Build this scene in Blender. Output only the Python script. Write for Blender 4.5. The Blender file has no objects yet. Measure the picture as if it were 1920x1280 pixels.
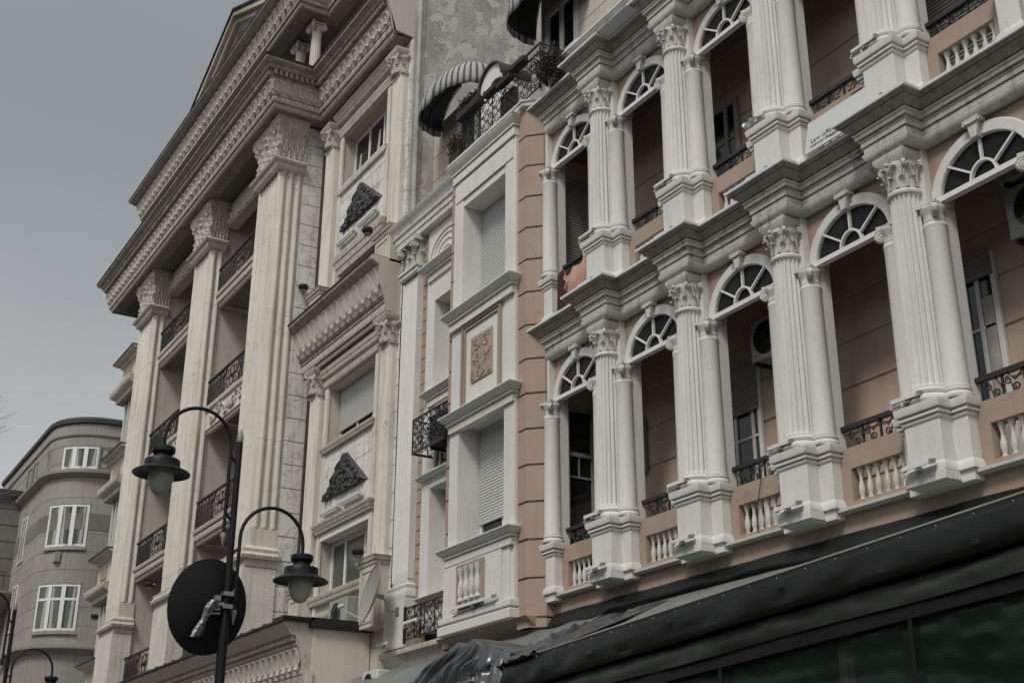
import bpy, bmesh, math, random
from math import sin, cos, pi, radians, sqrt, atan2
from mathutils import Vector, Matrix
random.seed(7)
sc = bpy.context.scene
COL = sc.collection

# ------------------------------------------------------------------ camera
FPX, PITCH, YAW, ROLL = 2395.4, 0.38179, 0.53980, 0.003595
cp, sp, cy, sy = cos(PITCH), sin(PITCH), cos(YAW), sin(YAW)
F = Vector((-cp*cy, cp*sy, sp)); R = F.cross(Vector((0, 0, 1))).normalized(); U = R.cross(F)
R, U = R*cos(ROLL)+U*sin(ROLL), U*cos(ROLL)-R*sin(ROLL)
cam_d = bpy.data.cameras.new('camera'); cam = bpy.data.objects.new('camera', cam_d); COL.objects.link(cam)
cam.matrix_world = Matrix(((R.x, U.x, -F.x, 0), (R.y, U.y, -F.y, 0), (R.z, U.z, -F.z, 1.6), (0, 0, 0, 1)))
cam_d.sensor_width = 36; cam_d.lens = FPX/1920*36; cam_d.clip_start = .05; cam_d.clip_end = 2000
sc.camera = cam

# ------------------------------------------------------------------ sky, sun, exposure
SUN_EL = radians(50); LDIR = Vector((.50*cos(SUN_EL), -.866*cos(SUN_EL), sin(SUN_EL))); SUN_AZ = atan2(LDIR.x, LDIR.y)   # light comes over the street, from behind the camera
w = bpy.data.worlds.new('World'); sc.world = w; w.use_nodes = True
nt = w.node_tree; nt.nodes.clear()
out = nt.nodes.new('ShaderNodeOutputWorld'); bg = nt.nodes.new('ShaderNodeBackground')
sky = nt.nodes.new('ShaderNodeTexSky'); sky.sky_type = 'NISHITA'; sky.sun_disc = False
sky.sun_elevation = SUN_EL; sky.sun_rotation = SUN_AZ; sky.dust_density = 4; sky.air_density = 1.5
tc = nt.nodes.new('ShaderNodeTexCoord'); sep = nt.nodes.new('ShaderNodeSeparateXYZ')
ramp = nt.nodes.new('ShaderNodeValToRGB'); ramp.color_ramp.interpolation = 'EASE'
noi = nt.nodes.new('ShaderNodeTexNoise'); noi.inputs['Scale'].default_value = 2.2; noi.inputs['Detail'].default_value = 4
ma = nt.nodes.new('ShaderNodeMath'); ma.operation = 'MULTIPLY_ADD'; ma.inputs[1].default_value = .20
nt.links.new(tc.outputs['Generated'], sep.inputs[0]); nt.links.new(tc.outputs['Generated'], noi.inputs['Vector'])
nt.links.new(noi.outputs['Fac'], ma.inputs[0]); nt.links.new(sep.outputs['Z'], ma.inputs[2]); nt.links.new(ma.outputs[0], ramp.inputs[0])
els = ramp.color_ramp.elements
els[0].position = .12; els[0].color = (.97, .99, 1.0, 1)
els[1].position = .62; els[1].color = (.41, .435, .455, 1)
e = els.new(1.0); e.color = (.60, .63, .66, 1)
mx = nt.nodes.new('ShaderNodeMixRGB'); mx.inputs[0].default_value = .9
nt.links.new(sky.outputs[0], mx.inputs[1]); vm = nt.nodes.new('ShaderNodeVectorMath'); vm.operation = 'SCALE'; vm.inputs['Scale'].default_value = 9.0; nt.links.new(ramp.outputs[0], vm.inputs[0]); nt.links.new(vm.outputs[0], mx.inputs[2])
dt = nt.nodes.new('ShaderNodeVectorMath'); dt.operation = 'DOT_PRODUCT'; dt.inputs[1].default_value = tuple(LDIR); nt.links.new(tc.outputs['Generated'], dt.inputs[0])
m0 = nt.nodes.new('ShaderNodeMath'); m0.operation = 'MAXIMUM'; m0.inputs[1].default_value = 0; nt.links.new(dt.outputs['Value'], m0.inputs[0])
m1 = nt.nodes.new('ShaderNodeMath'); m1.operation = 'POWER'; m1.inputs[1].default_value = 2.5; nt.links.new(m0.outputs[0], m1.inputs[0])
gl = nt.nodes.new('ShaderNodeVectorMath'); gl.operation = 'SCALE'; gl.inputs[0].default_value = (7.2, 7.1, 6.9); nt.links.new(m1.outputs[0], gl.inputs['Scale'])   # cloud glow round the hidden sun
ad = nt.nodes.new('ShaderNodeVectorMath'); nt.links.new(mx.outputs[0], ad.inputs[0]); nt.links.new(gl.outputs[0], ad.inputs[1]); nt.links.new(ad.outputs[0], bg.inputs[0]); bg.inputs[1].default_value = .085
nt.links.new(bg.outputs[0], out.inputs[0])
sd = bpy.data.lights.new('sun', 'SUN'); sd.energy = 2.35; sd.angle = radians(16); sd.color = (1, .96, .9)
sun = bpy.data.objects.new('sun', sd); COL.objects.link(sun)
ldir = LDIR
sun.rotation_euler = ldir.to_track_quat('Z', 'Y').to_euler(); sun.location = (0, 0, 40)
sky.sun_rotation = atan2(ldir.x, ldir.y)
vs = sc.view_settings; vs.view_transform = 'Standard'; vs.look = 'None'; vs.gamma = 1; vs.exposure = -0.08; vs.use_curve_mapping = False

# ------------------------------------------------------------------ materials
MATS = {}
def mat(name, col, rough=.85, var=.10, vscale=1.3, streak=0., dirt=(.10, .085, .07), grime=0., gscale=7, bump=.15, bscale=55, spec=.25, metal=0., alpha=1., trans=0., crack=0.):
    m = bpy.data.materials.new(name); m.use_nodes = True; n = m.node_tree; b = n.nodes['Principled BSDF']; L = n.links.new
    g = n.nodes.new('ShaderNodeNewGeometry')
    nz = n.nodes.new('ShaderNodeTexNoise'); nz.inputs['Scale'].default_value = vscale; nz.inputs['Detail'].default_value = 6
    L(g.outputs['Position'], nz.inputs['Vector'])
    r = n.nodes.new('ShaderNodeValToRGB'); r.color_ramp.elements[0].position = .3; r.color_ramp.elements[1].position = .7
    r.color_ramp.elements[0].color = (*[c*(1-var) for c in col], 1); r.color_ramp.elements[1].color = (*[min(1, c*(1+var*.6)) for c in col], 1)
    L(nz.outputs['Fac'], r.inputs[0]); cur = r.outputs[0]
    if streak > 0:
        mp = n.nodes.new('ShaderNodeMapping'); mp.inputs['Scale'].default_value = (9, 9, .55); L(g.outputs['Position'], mp.inputs[0])
        s = n.nodes.new('ShaderNodeTexNoise'); s.inputs['Scale'].default_value = 1.4; s.inputs['Detail'].default_value = 5; L(mp.outputs[0], s.inputs['Vector'])
        sr = n.nodes.new('ShaderNodeValToRGB'); sr.color_ramp.elements[0].position = .50; sr.color_ramp.elements[0].color = (0, 0, 0, 1)
        sr.color_ramp.elements[1].position = .78; sr.color_ramp.elements[1].color = (streak, streak, streak, 1); L(s.outputs['Fac'], sr.inputs[0])
        x = n.nodes.new('ShaderNodeMixRGB'); L(sr.outputs[0], x.inputs[0]); L(cur, x.inputs[1]); x.inputs[2].default_value = (*dirt, 1); cur = x.outputs[0]
    if grime > 0:
        s = n.nodes.new('ShaderNodeTexNoise'); s.inputs['Scale'].default_value = gscale; s.inputs['Detail'].default_value = 9; s.inputs['Roughness'].default_value = .7; L(g.outputs['Position'], s.inputs['Vector'])
        sr = n.nodes.new('ShaderNodeValToRGB'); sr.color_ramp.elements[0].position = .52; sr.color_ramp.elements[0].color = (0, 0, 0, 1)
        sr.color_ramp.elements[1].position = .74; sr.color_ramp.elements[1].color = (grime, grime, grime, 1); L(s.outputs['Fac'], sr.inputs[0])
        x = n.nodes.new('ShaderNodeMixRGB'); L(sr.outputs[0], x.inputs[0]); L(cur, x.inputs[1]); x.inputs[2].default_value = (*dirt, 1); cur = x.outputs[0]
    if crack > 0:
        def nn(sc_, d, ds):
            q = n.nodes.new('ShaderNodeTexNoise'); q.inputs['Scale'].default_value = sc_; q.inputs['Detail'].default_value = d; q.inputs['Distortion'].default_value = ds; L(g.outputs['Position'], q.inputs['Vector']); return q
        a_ = nn(2.3, 8, .9); rr_ = n.nodes.new('ShaderNodeValToRGB'); ee = rr_.color_ramp.elements
        ee[0].position = .490; ee[0].color = (0, 0, 0, 1); ee[1].position = .510; ee[1].color = (0, 0, 0, 1); kk = ee.new(.5); kk.color = (crack, crack, crack, 1); L(a_.outputs['Fac'], rr_.inputs[0])
        c_ = nn(1.1, 3, 0); r3 = n.nodes.new('ShaderNodeValToRGB'); r3.color_ramp.elements[0].position = .50; r3.color_ramp.elements[1].position = .62; L(c_.outputs['Fac'], r3.inputs[0])
        mm = n.nodes.new('ShaderNodeMath'); mm.operation = 'MULTIPLY'; L(rr_.outputs[0], mm.inputs[0]); L(r3.outputs[0], mm.inputs[1])
        x = n.nodes.new('ShaderNodeMixRGB'); L(mm.outputs[0], x.inputs[0]); L(cur, x.inputs[1]); x.inputs[2].default_value = (*[c*.8 for c in dirt], 1); cur = x.outputs[0]
    L(cur, b.inputs['Base Color'])
    b.inputs['Roughness'].default_value = rough; b.inputs['Metallic'].default_value = metal
    b.inputs['Specular IOR Level'].default_value = spec; b.inputs['Alpha'].default_value = alpha
    b.inputs['Transmission Weight'].default_value = trans
    if bump > 0:
        bn = n.nodes.new('ShaderNodeTexNoise'); bn.inputs['Scale'].default_value = bscale; bn.inputs['Detail'].default_value = 5; L(g.outputs['Position'], bn.inputs['Vector'])
        bp = n.nodes.new('ShaderNodeBump'); bp.inputs['Strength'].default_value = bump; bp.inputs['Distance'].default_value = .02
        L(bn.outputs['Fac'], bp.inputs['Height']); L(bp.outputs[0], b.inputs['Normal'])
    MATS[name] = m
    return m

WHITE = mat('white_stucco', (.61, .605, .57), var=.05, streak=.16, dirt=(.24, .205, .16), grime=.22, gscale=14, bump=.10, crack=.22)
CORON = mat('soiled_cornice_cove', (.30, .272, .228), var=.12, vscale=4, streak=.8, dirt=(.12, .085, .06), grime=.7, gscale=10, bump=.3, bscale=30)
WHITE2 = mat('weathered_white_moulding', (.54, .53, .49), var=.07, streak=.45, dirt=(.14, .105, .075), grime=.34, gscale=13, crack=.9, bump=.25, bscale=30)
PAINT = mat('white_window_paint', (.66, .66, .64), rough=.5, var=.04, bump=0, spec=.4, streak=.15, dirt=(.3, .27, .22))
PINK = mat('pink_render', (.350, .270, .220), var=.08, vscale=2.2, crack=.5, streak=.25, dirt=(.22, .13, .10), bump=.30, bscale=110)
PINKLIT = mat('pink_render_lightened_for_loggia', (.50, .39, .315), var=.10, streak=.2, dirt=(.16, .10, .08), bump=.3, bscale=110)  # same pink render, its colour lightened in place of fill light in the loggias
BROWNF = mat('brown_painted_moulding', (.33, .26, .215), var=.10, bump=.12, streak=.3, dirt=(.14, .09, .07))
CREAM = mat('cream_stone_paint', (.54, .49, .43), var=.10, streak=.55, dirt=(.20, .135, .10), grime=.35, gscale=4, bump=.14)
CREAMP = mat('cream_pilaster_paint', (.60, .56, .505), var=.08, streak=.5, dirt=(.29, .205, .16), grime=.25, gscale=4, bump=.10, crack=.7)
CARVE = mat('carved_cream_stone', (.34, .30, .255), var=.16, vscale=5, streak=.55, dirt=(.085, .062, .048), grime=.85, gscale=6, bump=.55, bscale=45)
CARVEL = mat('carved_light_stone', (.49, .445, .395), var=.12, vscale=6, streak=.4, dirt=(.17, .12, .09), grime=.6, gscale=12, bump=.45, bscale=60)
SOFF = mat('soffit_stone', (.20, .175, .155), var=.2, vscale=3, grime=.85, gscale=3, dirt=(.04, .035, .03), bump=.4)  # on the balcony ceilings this dark tone also paints in their shade
BEIGE = mat('beige_render', (.47, .42, .37), var=.06, streak=.3, dirt=(.25, .19, .15), crack=.5, bump=.10, bscale=80)
EXTP = mat('rosy_render', (.62, .55, .485), var=.08, streak=.15, dirt=(.25, .18, .14), bump=.16, bscale=80)
IRON = mat('black_iron', (.018, .018, .019), rough=.5, var=.2, bump=.2, bscale=90, spec=.5)
RAILM = mat('old_dark_iron', (.045, .042, .040), rough=.6, var=.3, bump=.2, bscale=90)
GLASS = mat('dark_window_glass', (.012, .013, .014), rough=.08, var=.3, vscale=2.5, bump=.03, bscale=2, spec=.6)
FANG = mat('dark_fanlight_glass', (.018, .018, .018), rough=.35, var=.3, vscale=2.5, bump=0, spec=.12)
GLASSG = mat('grey_window_glass', (.07, .085, .075), rough=.1, var=.3, vscale=2, bump=.03, bscale=2, spec=.7)
SHUT = mat('grey_shutter_slats', (.52, .53, .51), rough=.6, var=.06, bump=0, streak=.25, dirt=(.3, .28, .24))
SHUTD = mat('dull_shutter_slats', (.20, .20, .18), rough=.6, var=.08, bump=0)
WOOD = mat('worn_grey_green_frame', (.26, .265, .215), rough=.6, var=.1, bump=.1)
FLASH = mat('pale_metal_flashing', (.70, .72, .72), rough=.45, var=.08, bump=.05, metal=.2, spec=.5, streak=.3, dirt=(.3, .29, .27))
BLKEDGE = mat('black_gutter_edge', (.020, .019, .019), rough=.6, bump=.1)
BRONZE = mat('black_painted_relief', (.022, .022, .023), rough=.45, var=.4, vscale=9, bump=.6, bscale=60, spec=.6)
LAMPB = mat('black_lamp_enamel', (.009, .0095, .011), rough=.45, var=.2, bump=.12, bscale=60, spec=.25)
GLOBE = mat('frosted_lamp_glass', (.55, .56, .50), rough=.35, var=.2, vscale=5, bump=.05, spec=.5, trans=.35)
DISHD = mat('dark_dish_metal', (.014, .014, .016), rough=.65, var=.25, bump=.10)
DISHL = mat('grey_dish_metal', (.27, .265, .24), rough=.5, var=.12, bump=.08, streak=.3)
STEEL = mat('galvanised_steel', (.28, .285, .28), rough=.35, var=.2, metal=.7, bump=.1)
PLASTIC = mat('grey_plastic_wrap', (.09, .095, .095), rough=.25, var=.3, vscale=14, bump=.8, bscale=18, spec=.6)
LEDW = mat('white_fixture_paint', (.55, .555, .53), rough=.45, var=.08, bump=.03, streak=.3, dirt=(.2, .18, .14))
TARPG = mat('grey_green_tarpaulin', (.155, .175, .16), rough=.42, var=.22, vscale=1.6, bump=.35, bscale=5, streak=.3, dirt=(.06, .065, .06), spec=.5)
TARPD = mat('black_tarpaulin', (.009, .0105, .009), rough=.42, var=.6, vscale=.9, bump=.6, bscale=3, spec=.26)
TARPC = mat('crumpled_dark_tarpaulin', (.045, .048, .054), rough=.27, var=.35, bump=.5, bscale=6, spec=.7)
VINYL = mat('dark_green_vinyl_window', (.010, .020, .013), rough=.24, var=.7, vscale=.8, bump=.5, bscale=2.5, spec=.38, alpha=.72)
STEELP = mat('grey_painted_post', (.16, .17, .165), rough=.5, var=.15, bump=.05)
TARPD2 = mat('dusty_black_sheet', (.007, .0075, .0075), rough=.5, var=.4, vscale=1.5, bump=.3, bscale=4, spec=.3)
VALG = mat('faded_valance_fabric', (.034, .038, .033), rough=.45, var=.5, vscale=1.4, bump=.4, bscale=6)
FARG = mat('grey_render', (.29, .272, .245), var=.16, vscale=.5, streak=.6, dirt=(.15, .135, .12), grime=.45, gscale=1.6, bump=.2, bscale=14)
FARD = mat('dark_grey_band', (.17, .16, .145), var=.25, vscale=1, grime=.5, gscale=2, dirt=(.05, .048, .045), bump=.2, bscale=14)
ROOF = mat('dark_roof_sheet', (.055, .055, .057), rough=.7, var=.2, bump=.2, bscale=20)
BARK = mat('bare_bark', (.34, .30, .28), rough=.9, var=.2, bump=.3)
LEAFM = mat('dull_green_leaves', (.030, .028, .020), rough=.7, var=.4, vscale=12, bump=0)
LEAFR = mat('reddish_leaves', (.085, .055, .042), rough=.7, var=.4, vscale=15, bump=0)
POT = mat('dark_plant_box', (.03, .026, .022), rough=.7, bump=.2)
CLOTHP = mat('pink_cloth', (.42, .25, .20), rough=.9, var=.12, vscale=6, bump=.2)
CLOTHM = mat('maroon_cloth', (.055, .018, .02), rough=.9, bump=.2)
CURT = mat('cream_curtain', (.38, .38, .34), rough=.9, var=.15, vscale=9, bump=.2)
SIGNW = mat('grey_white_sign_board', (.50, .51, .50), rough=.5, var=.04, bump=.02)
INKG = mat('grey_sign_lettering', (.13, .13, .135), rough=.6, bump=0)
INK = mat('dark_sign_lettering', (.03, .03, .032), rough=.6, bump=0)
ACW = mat('dirty_ac_casing', (.30, .31, .27), rough=.5, var=.15, vscale=4, bump=.05, grime=.4, gscale=12)
ASPH = mat('asphalt', (.04, .04, .04), rough=.9, var=.2, bump=.4, bscale=40)
PAVE = mat('paving_slabs', (.13, .125, .115), rough=.85, var=.15, vscale=2, bump=.3, bscale=25)
INTER = mat('dark_interior', (.020, .022, .019), rough=.8, var=.4, vscale=.8, bump=0)
GREENP = mat('dark_green_frame', (.012, .05, .028), rough=.5, bump=.1)

MAROON = mat('dark_brown_pipe_paint', (.05, .03, .025), rough=.5, bump=.05)
def marble():
    m = mat('veined_marble_slabs', (.66, .645, .61), streak=.42, dirt=(.12, .10, .085), rough=.45, var=.05, bump=.03, spec=.4)
    n = m.node_tree; b = n.nodes['Principled BSDF']; L = n.links.new; g = [x for x in n.nodes if x.type == 'NEW_GEOMETRY'][0]
    mp = n.nodes.new('ShaderNodeMapping'); mp.inputs['Rotation'].default_value = (.6, .5, 0); L(g.outputs['Position'], mp.inputs[0])
    wv = n.nodes.new('ShaderNodeTexNoise'); wv.inputs['Scale'].default_value = 2.1; wv.inputs['Detail'].default_value = 7; wv.inputs['Distortion'].default_value = 1.4; L(mp.outputs[0], wv.inputs['Vector'])
    r = n.nodes.new('ShaderNodeValToRGB'); e = r.color_ramp.elements
    e[0].position = .47; e[0].color = (0, 0, 0, 1); e[1].position = .53; e[1].color = (0, 0, 0, 1); k = e.new(.5); k.color = (.50, .50, .50, 1)
    L(wv.outputs['Fac'], r.inputs[0]); old = b.inputs['Base Color'].links[0].from_socket
    x = n.nodes.new('ShaderNodeMixRGB'); L(r.outputs[0], x.inputs[0]); L(old, x.inputs[1]); x.inputs[2].default_value = (.20, .18, .16, 1); L(x.outputs[0], b.inputs['Base Color'])
    return m
MARB = marble()
def peeled():
    m = mat('peeling_plaster', (.40, .385, .355), var=.28, vscale=1.3, streak=.35, dirt=(.15, .14, .125), grime=.75, gscale=1.7, bump=.5, bscale=14)
    n = m.node_tree; b = n.nodes['Principled BSDF']; L = n.links.new; g = [x for x in n.nodes if x.type == 'NEW_GEOMETRY'][0]
    a = n.nodes.new('ShaderNodeTexNoise'); a.inputs['Scale'].default_value = 2.6; a.inputs['Detail'].default_value = 8; a.inputs['Distortion'].default_value = .6; L(g.outputs['Position'], a.inputs['Vector'])
    r = n.nodes.new('ShaderNodeValToRGB'); e = r.color_ramp.elements; e[0].position = .53; e[0].color = (0, 0, 0, 1); e[1].position = .545; e[1].color = (1, 1, 1, 1); L(a.outputs['Fac'], r.inputs[0])
    r2 = n.nodes.new('ShaderNodeValToRGB'); e = r2.color_ramp.elements; e[0].position = .522; e[0].color = (0, 0, 0, 1); e[1].position = .532; e[1].color = (.8, .8, .8, 1)
    k = e.new(.542); k.color = (0, 0, 0, 1); L(a.outputs['Fac'], r2.inputs[0])
    old = b.inputs['Base Color'].links[0].from_socket
    x = n.nodes.new('ShaderNodeMixRGB'); L(r.outputs[0], x.inputs[0]); L(old, x.inputs[1]); x.inputs[2].default_value = (.45, .435, .40, 1)
    y = n.nodes.new('ShaderNodeMixRGB'); L(r2.outputs[0], y.inputs[0]); L(x.outputs[0], y.inputs[1]); y.inputs[2].default_value = (.09, .082, .075, 1); L(y.outputs[0], b.inputs['Base Color'])
    return m
PEEL = peeled()  # old party wall
PEELW = mat('stained_whitewash', (.42, .41, .38), var=.2, vscale=3, streak=.7, dirt=(.12, .11, .10), grime=.6, gscale=5, bump=.3)
def striped():
    m = mat('striped_awning_cloth', (.34, .34, .32), rough=.8, var=.1, bump=.1, streak=.2)
    n = m.node_tree; b = n.nodes['Principled BSDF']; L = n.links.new
    uv = n.nodes.new('ShaderNodeUVMap'); uv.uv_map = 'UVMap'; s = n.nodes.new('ShaderNodeSeparateXYZ'); L(uv.outputs[0], s.inputs[0])
    f = n.nodes.new('ShaderNodeMath'); f.operation = 'FRACT'; L(s.outputs['X'], f.inputs[0])
    r = n.nodes.new('ShaderNodeValToRGB'); r.color_ramp.interpolation = 'CONSTANT'; e = r.color_ramp.elements; e[0].color = (0, 0, 0, 1); e[1].position = .62; e[1].color = (1, 1, 1, 1)
    L(f.outputs[0], r.inputs[0]); old = b.inputs['Base Color'].links[0].from_socket
    x = n.nodes.new('ShaderNodeMixRGB'); L(r.outputs[0], x.inputs[0]); L(old, x.inputs[1]); x.inputs[2].default_value = (.075, .075, .08, 1); L(x.outputs[0], b.inputs['Base Color'])
    return m
STRIPE = striped()

# ------------------------------------------------------------------ mesh helpers
class MB:
    def __init__(s): s.v = []; s.f = []
    def add(s, vs, fs):
        n = len(s.v); s.v += [tuple(p) for p in vs]; s.f += [tuple(i+n for i in q) for q in fs]; return s
    def box(s, x0, x1, y0, y1, z0, z1):
        return s.add([(x0, y0, z0), (x1, y0, z0), (x1, y1, z0), (x0, y1, z0), (x0, y0, z1), (x1, y0, z1), (x1, y1, z1), (x0, y1, z1)],
                     [(0, 3, 2, 1), (4, 5, 6, 7), (0, 1, 5, 4), (1, 2, 6, 5), (2, 3, 7, 6), (3, 0, 4, 7)])
    def prism(s, poly, z0, z1):
        n = len(poly); return s.add([(x, y, z0) for x, y in poly]+[(x, y, z1) for x, y in poly],
                                    [tuple(range(n))[::-1], tuple(range(n, 2*n))]+[(i, (i+1) % n, n+(i+1) % n, n+i) for i in range(n)])
    def prismY(s, poly, y0, y1):
        n = len(poly); return s.add([(x, y0, z) for x, z in poly]+[(x, y1, z) for x, z in poly],
                                    [tuple(range(n)), tuple(range(n, 2*n))[::-1]]+[(i, n+i, n+(i+1) % n, (i+1) % n) for i in range(n)])
    def prismX(s, poly, x0, x1):
        n = len(poly); return s.add([(x0, y, z) for y, z in poly]+[(x1, y, z) for y, z in poly],
                                    [tuple(range(n)), tuple(range(n, 2*n))[::-1]]+[(i, n+i, n+(i+1) % n, (i+1) % n) for i in range(n)])
    def sweep(s, path, prof, back=.04, dz=0):
        pr = [(o, z+dz) for o, z in prof]+[(-back, prof[-1][1]+dz), (-back, prof[0][1]+dz)]
        ns = []
        for a, b in zip(path, path[1:]):
            dx, dy = b[0]-a[0], b[1]-a[1]; l = sqrt(dx*dx+dy*dy); ns.append((dy/l, -dx/l))
        vs = []
        for i, p in enumerate(path):
            if i == 0: m = ns[0]
            elif i == len(path)-1: m = ns[-1]
            else:
                a, b = ns[i-1], ns[i]; d = 1+a[0]*b[0]+a[1]*b[1]; m = ((a[0]+b[0])/d, (a[1]+b[1])/d)
            vs += [(p[0]+m[0]*o, p[1]+m[1]*o, z) for o, z in pr]
        k = len(pr); fs = []
        for i in range(len(path)-1):
            for j in range(k):
                q = (j+1) % k; fs.append((i*k+j, (i+1)*k+j, (i+1)*k+q, i*k+q))
        fs += [tuple(range(k)), tuple(range((len(path)-1)*k, len(path)*k))[::-1]]
        return s.add(vs, fs)
    def lathe(s, cx, cy, prof, n=20, a0=0, a1=2*pi, cap=True):
        full = abs(a1-a0-2*pi) < 1e-6; m = n if full else n+1; vs = []
        for r, z in prof:
            for i in range(m):
                a = a0+(a1-a0)*i/n; vs.append((cx+r*cos(a), cy+r*sin(a), z))
        fs = []
        for j in range(len(prof)-1):
            for i in range(n):
                q = (i+1) % m; fs.append((j*m+i, j*m+q, (j+1)*m+q, (j+1)*m+i))
        if cap and full: fs += [tuple(range(m))[::-1], tuple(range((len(prof)-1)*m, len(prof)*m))]
        return s.add(vs, fs)
    def tube(s, pts, r, n=5, r1=None):
        pts = [Vector(p) for p in pts]
        if len(pts) < 2: return s
        vs = []; up = None
        for i, p in enumerate(pts):
            t = (pts[min(i+1, len(pts)-1)]-pts[max(i-1, 0)])
            if t.length < 1e-9: t = Vector((0, 0, 1))
            t.normalize()
            if up is None: up = t.orthogonal().normalized()
            else:
                up = up-t*up.dot(t)
                up = up.normalized() if up.length > 1e-6 else t.orthogonal().normalized()
            b = t.cross(up); rr = r if r1 is None else r+(r1-r)*i/(len(pts)-1)
            for k in range(n):
                a = 2*pi*k/n; q = p+(up*cos(a)+b*sin(a))*rr; vs.append(tuple(q))
        fs = []
        for i in range(len(pts)-1):
            for k in range(n):
                q = (k+1) % n; fs.append((i*n+k, i*n+q, (i+1)*n+q, (i+1)*n+k))
        fs += [tuple(range(n))[::-1], tuple(range((len(pts)-1)*n, len(pts)*n))]
        return s.add(vs, fs)
    def blob(s, c, r, n=8, m=6, sq=(1, 1, 1)):
        vs = [(c[0]+r*sq[0]*sin(pi*j/m)*cos(2*pi*i/n), c[1]+r*sq[1]*sin(pi*j/m)*sin(2*pi*i/n), c[2]+r*sq[2]*cos(pi*j/m)) for j in range(m+1) for i in range(n)]
        return s.add(vs, [(j*n+i, j*n+(i+1) % n, (j+1)*n+(i+1) % n, (j+1)*n+i) for j in range(m) for i in range(n)])
    def mesh(s, name, m, angle=32, recalc=True):
        me = bpy.data.meshes.new(name); me.from_pydata(s.v, [], s.f); me.materials.append(m)
        bm = bmesh.new(); bm.from_mesh(me)
        bmesh.ops.remove_doubles(bm, verts=bm.verts, dist=1e-5)
        if recalc: bmesh.ops.recalc_face_normals(bm, faces=bm.faces)
        bm.to_mesh(me); bm.free(); me.shade_smooth(); me.set_sharp_from_angle(angle=radians(angle)); return me

WL = {}
def place(o, parent, loc):
    COL.objects.link(o); WL[o.name] = Vector(loc); o.parent = parent
    o.location = Vector(loc)-(WL[parent.name] if parent else Vector((0, 0, 0)))
    return o
def obj(name, mb, m, parent=None, loc=(0, 0, 0), angle=32):
    me = mb.mesh(name, m, angle) if isinstance(mb, MB) else mb
    return place(bpy.data.objects.new(name, me), parent, loc)
def tag(o, label=None, cat=None, group=None, kind=None):
    if label: o['label'] = label
    if cat: o['category'] = cat
    if group: o['group'] = group
    if kind: o['kind'] = kind
    return o
def thing(name, label, cat, loc, group=None):
    return tag(place(bpy.data.objects.new(name, None), None, loc), label, cat, group)
def bevel(o, w=.006, seg=2):
    b = o.modifiers.new('edge', 'BEVEL'); b.width = w; b.segments = seg; b.limit_method = 'ANGLE'; b.angle_limit = radians(40); return o

def spiral(cx, cz, r, turns, a0, d=1, y=0, n=16, r_in=.18):
    return [(cx+r*(1-(1-r_in)*t)*cos(a0+d*2*pi*turns*t), y, cz+r*(1-(1-r_in)*t)*sin(a0+d*2*pi*turns*t)) for t in [i/n for i in range(n+1)]]
def arc(cx, cz, a, b, t0, t1, y=0, n=14):
    return [(cx+a*cos(t0+(t1-t0)*i/n), y, cz+b*sin(t0+(t1-t0)*i/n)) for i in range(n+1)]
def grooved(z0, z1, js, d=.030, h=.016):
    p = [(0, z0)]
    for j in sorted(js):
        if z0+h < j < z1-h: p += [(0, j-h), (-d, j-h*.4), (-d, j+h*.4), (0, j+h)]
    return p+[(0, z1)]
def mix(a, b, t): return a+(b-a)*t

def relief(mb, A, B, prof, unit, fn, nu=12, nv=10, mA=0, mB=0):
    """carved strip: a grid laid on a moulding profile between A and B and pushed out by fn(u,v)"""
    A, B = Vector((A[0], A[1], 0)), Vector((B[0], B[1], 0)); d = (B-A); L = d.length; d.normalize(); nrm = Vector((d.y, -d.x, 0))
    cnt = max(1, round(L/unit)); N = cnt*nu
    ls = [0]
    for p, q in zip(prof, prof[1:]): ls.append(ls[-1]+math.hypot(q[0]-p[0], q[1]-p[1]))
    def at(t):
        t *= ls[-1]
        for i in range(len(prof)-1):
            if t <= ls[i+1]+1e-9:
                k = (t-ls[i])/max(1e-9, ls[i+1]-ls[i]); p, q = prof[i], prof[i+1]
                tx, tz = q[0]-p[0], q[1]-p[1]; l = math.hypot(tx, tz); return mix(p[0], q[0], k), mix(p[1], q[1], k), tz/l, -tx/l
    vs = []
    for j in range(nv+1):
        v = j/nv; o, z, no, nz = at(v)
        for i in range(N+1):
            u = (i % nu)/nu*2-1 if i < N else -1
            h = fn(u, v); oo = o+no*h
            s0, s1 = -mA*oo, L+mB*oo; s = s0+(s1-s0)*i/N
            p = A+d*s+nrm*oo; vs.append((p.x, p.y, z+nz*h))
    M = N+1
    return mb.add(vs, [(j*M+i, j*M+i+1, (j+1)*M+i+1, (j+1)*M+i) for j in range(nv) for i in range(N)])
def f_leaf(u, v):
    e = sqrt((u/.78)**2+((v-.56)/.40)**2); h = .034*math.exp(-((e-1)/.15)**2)
    h += .030*math.exp(-(u/.16)**2)*max(0, sin(pi*min(1, v*1.15))) + .012*max(0, cos(7*u+3*v))*(e < .85)*(1-e)
    h += .040*math.exp(-((abs(u)-.95)/.16)**2)*math.exp(-((v-.30)/.12)**2)+.045*math.exp(-(u/.22)**2)*math.exp(-((v-.16)/.10)**2)
    return h
def f_egg(u, v): return .018*max(0, 1-(u/.62)**2)*sin(pi*v)+.012*math.exp(-((abs(u)-1)/.14)**2)
def f_bead(u, v): return .014*sqrt(max(0, 1-u*u))*sin(pi*v)
def f_scroll(u, v):
    return .020*(sin(5*u+4*v)*cos(6*v-3*u) > .15)+.008*sin(11*u)*sin(9*v)

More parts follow.
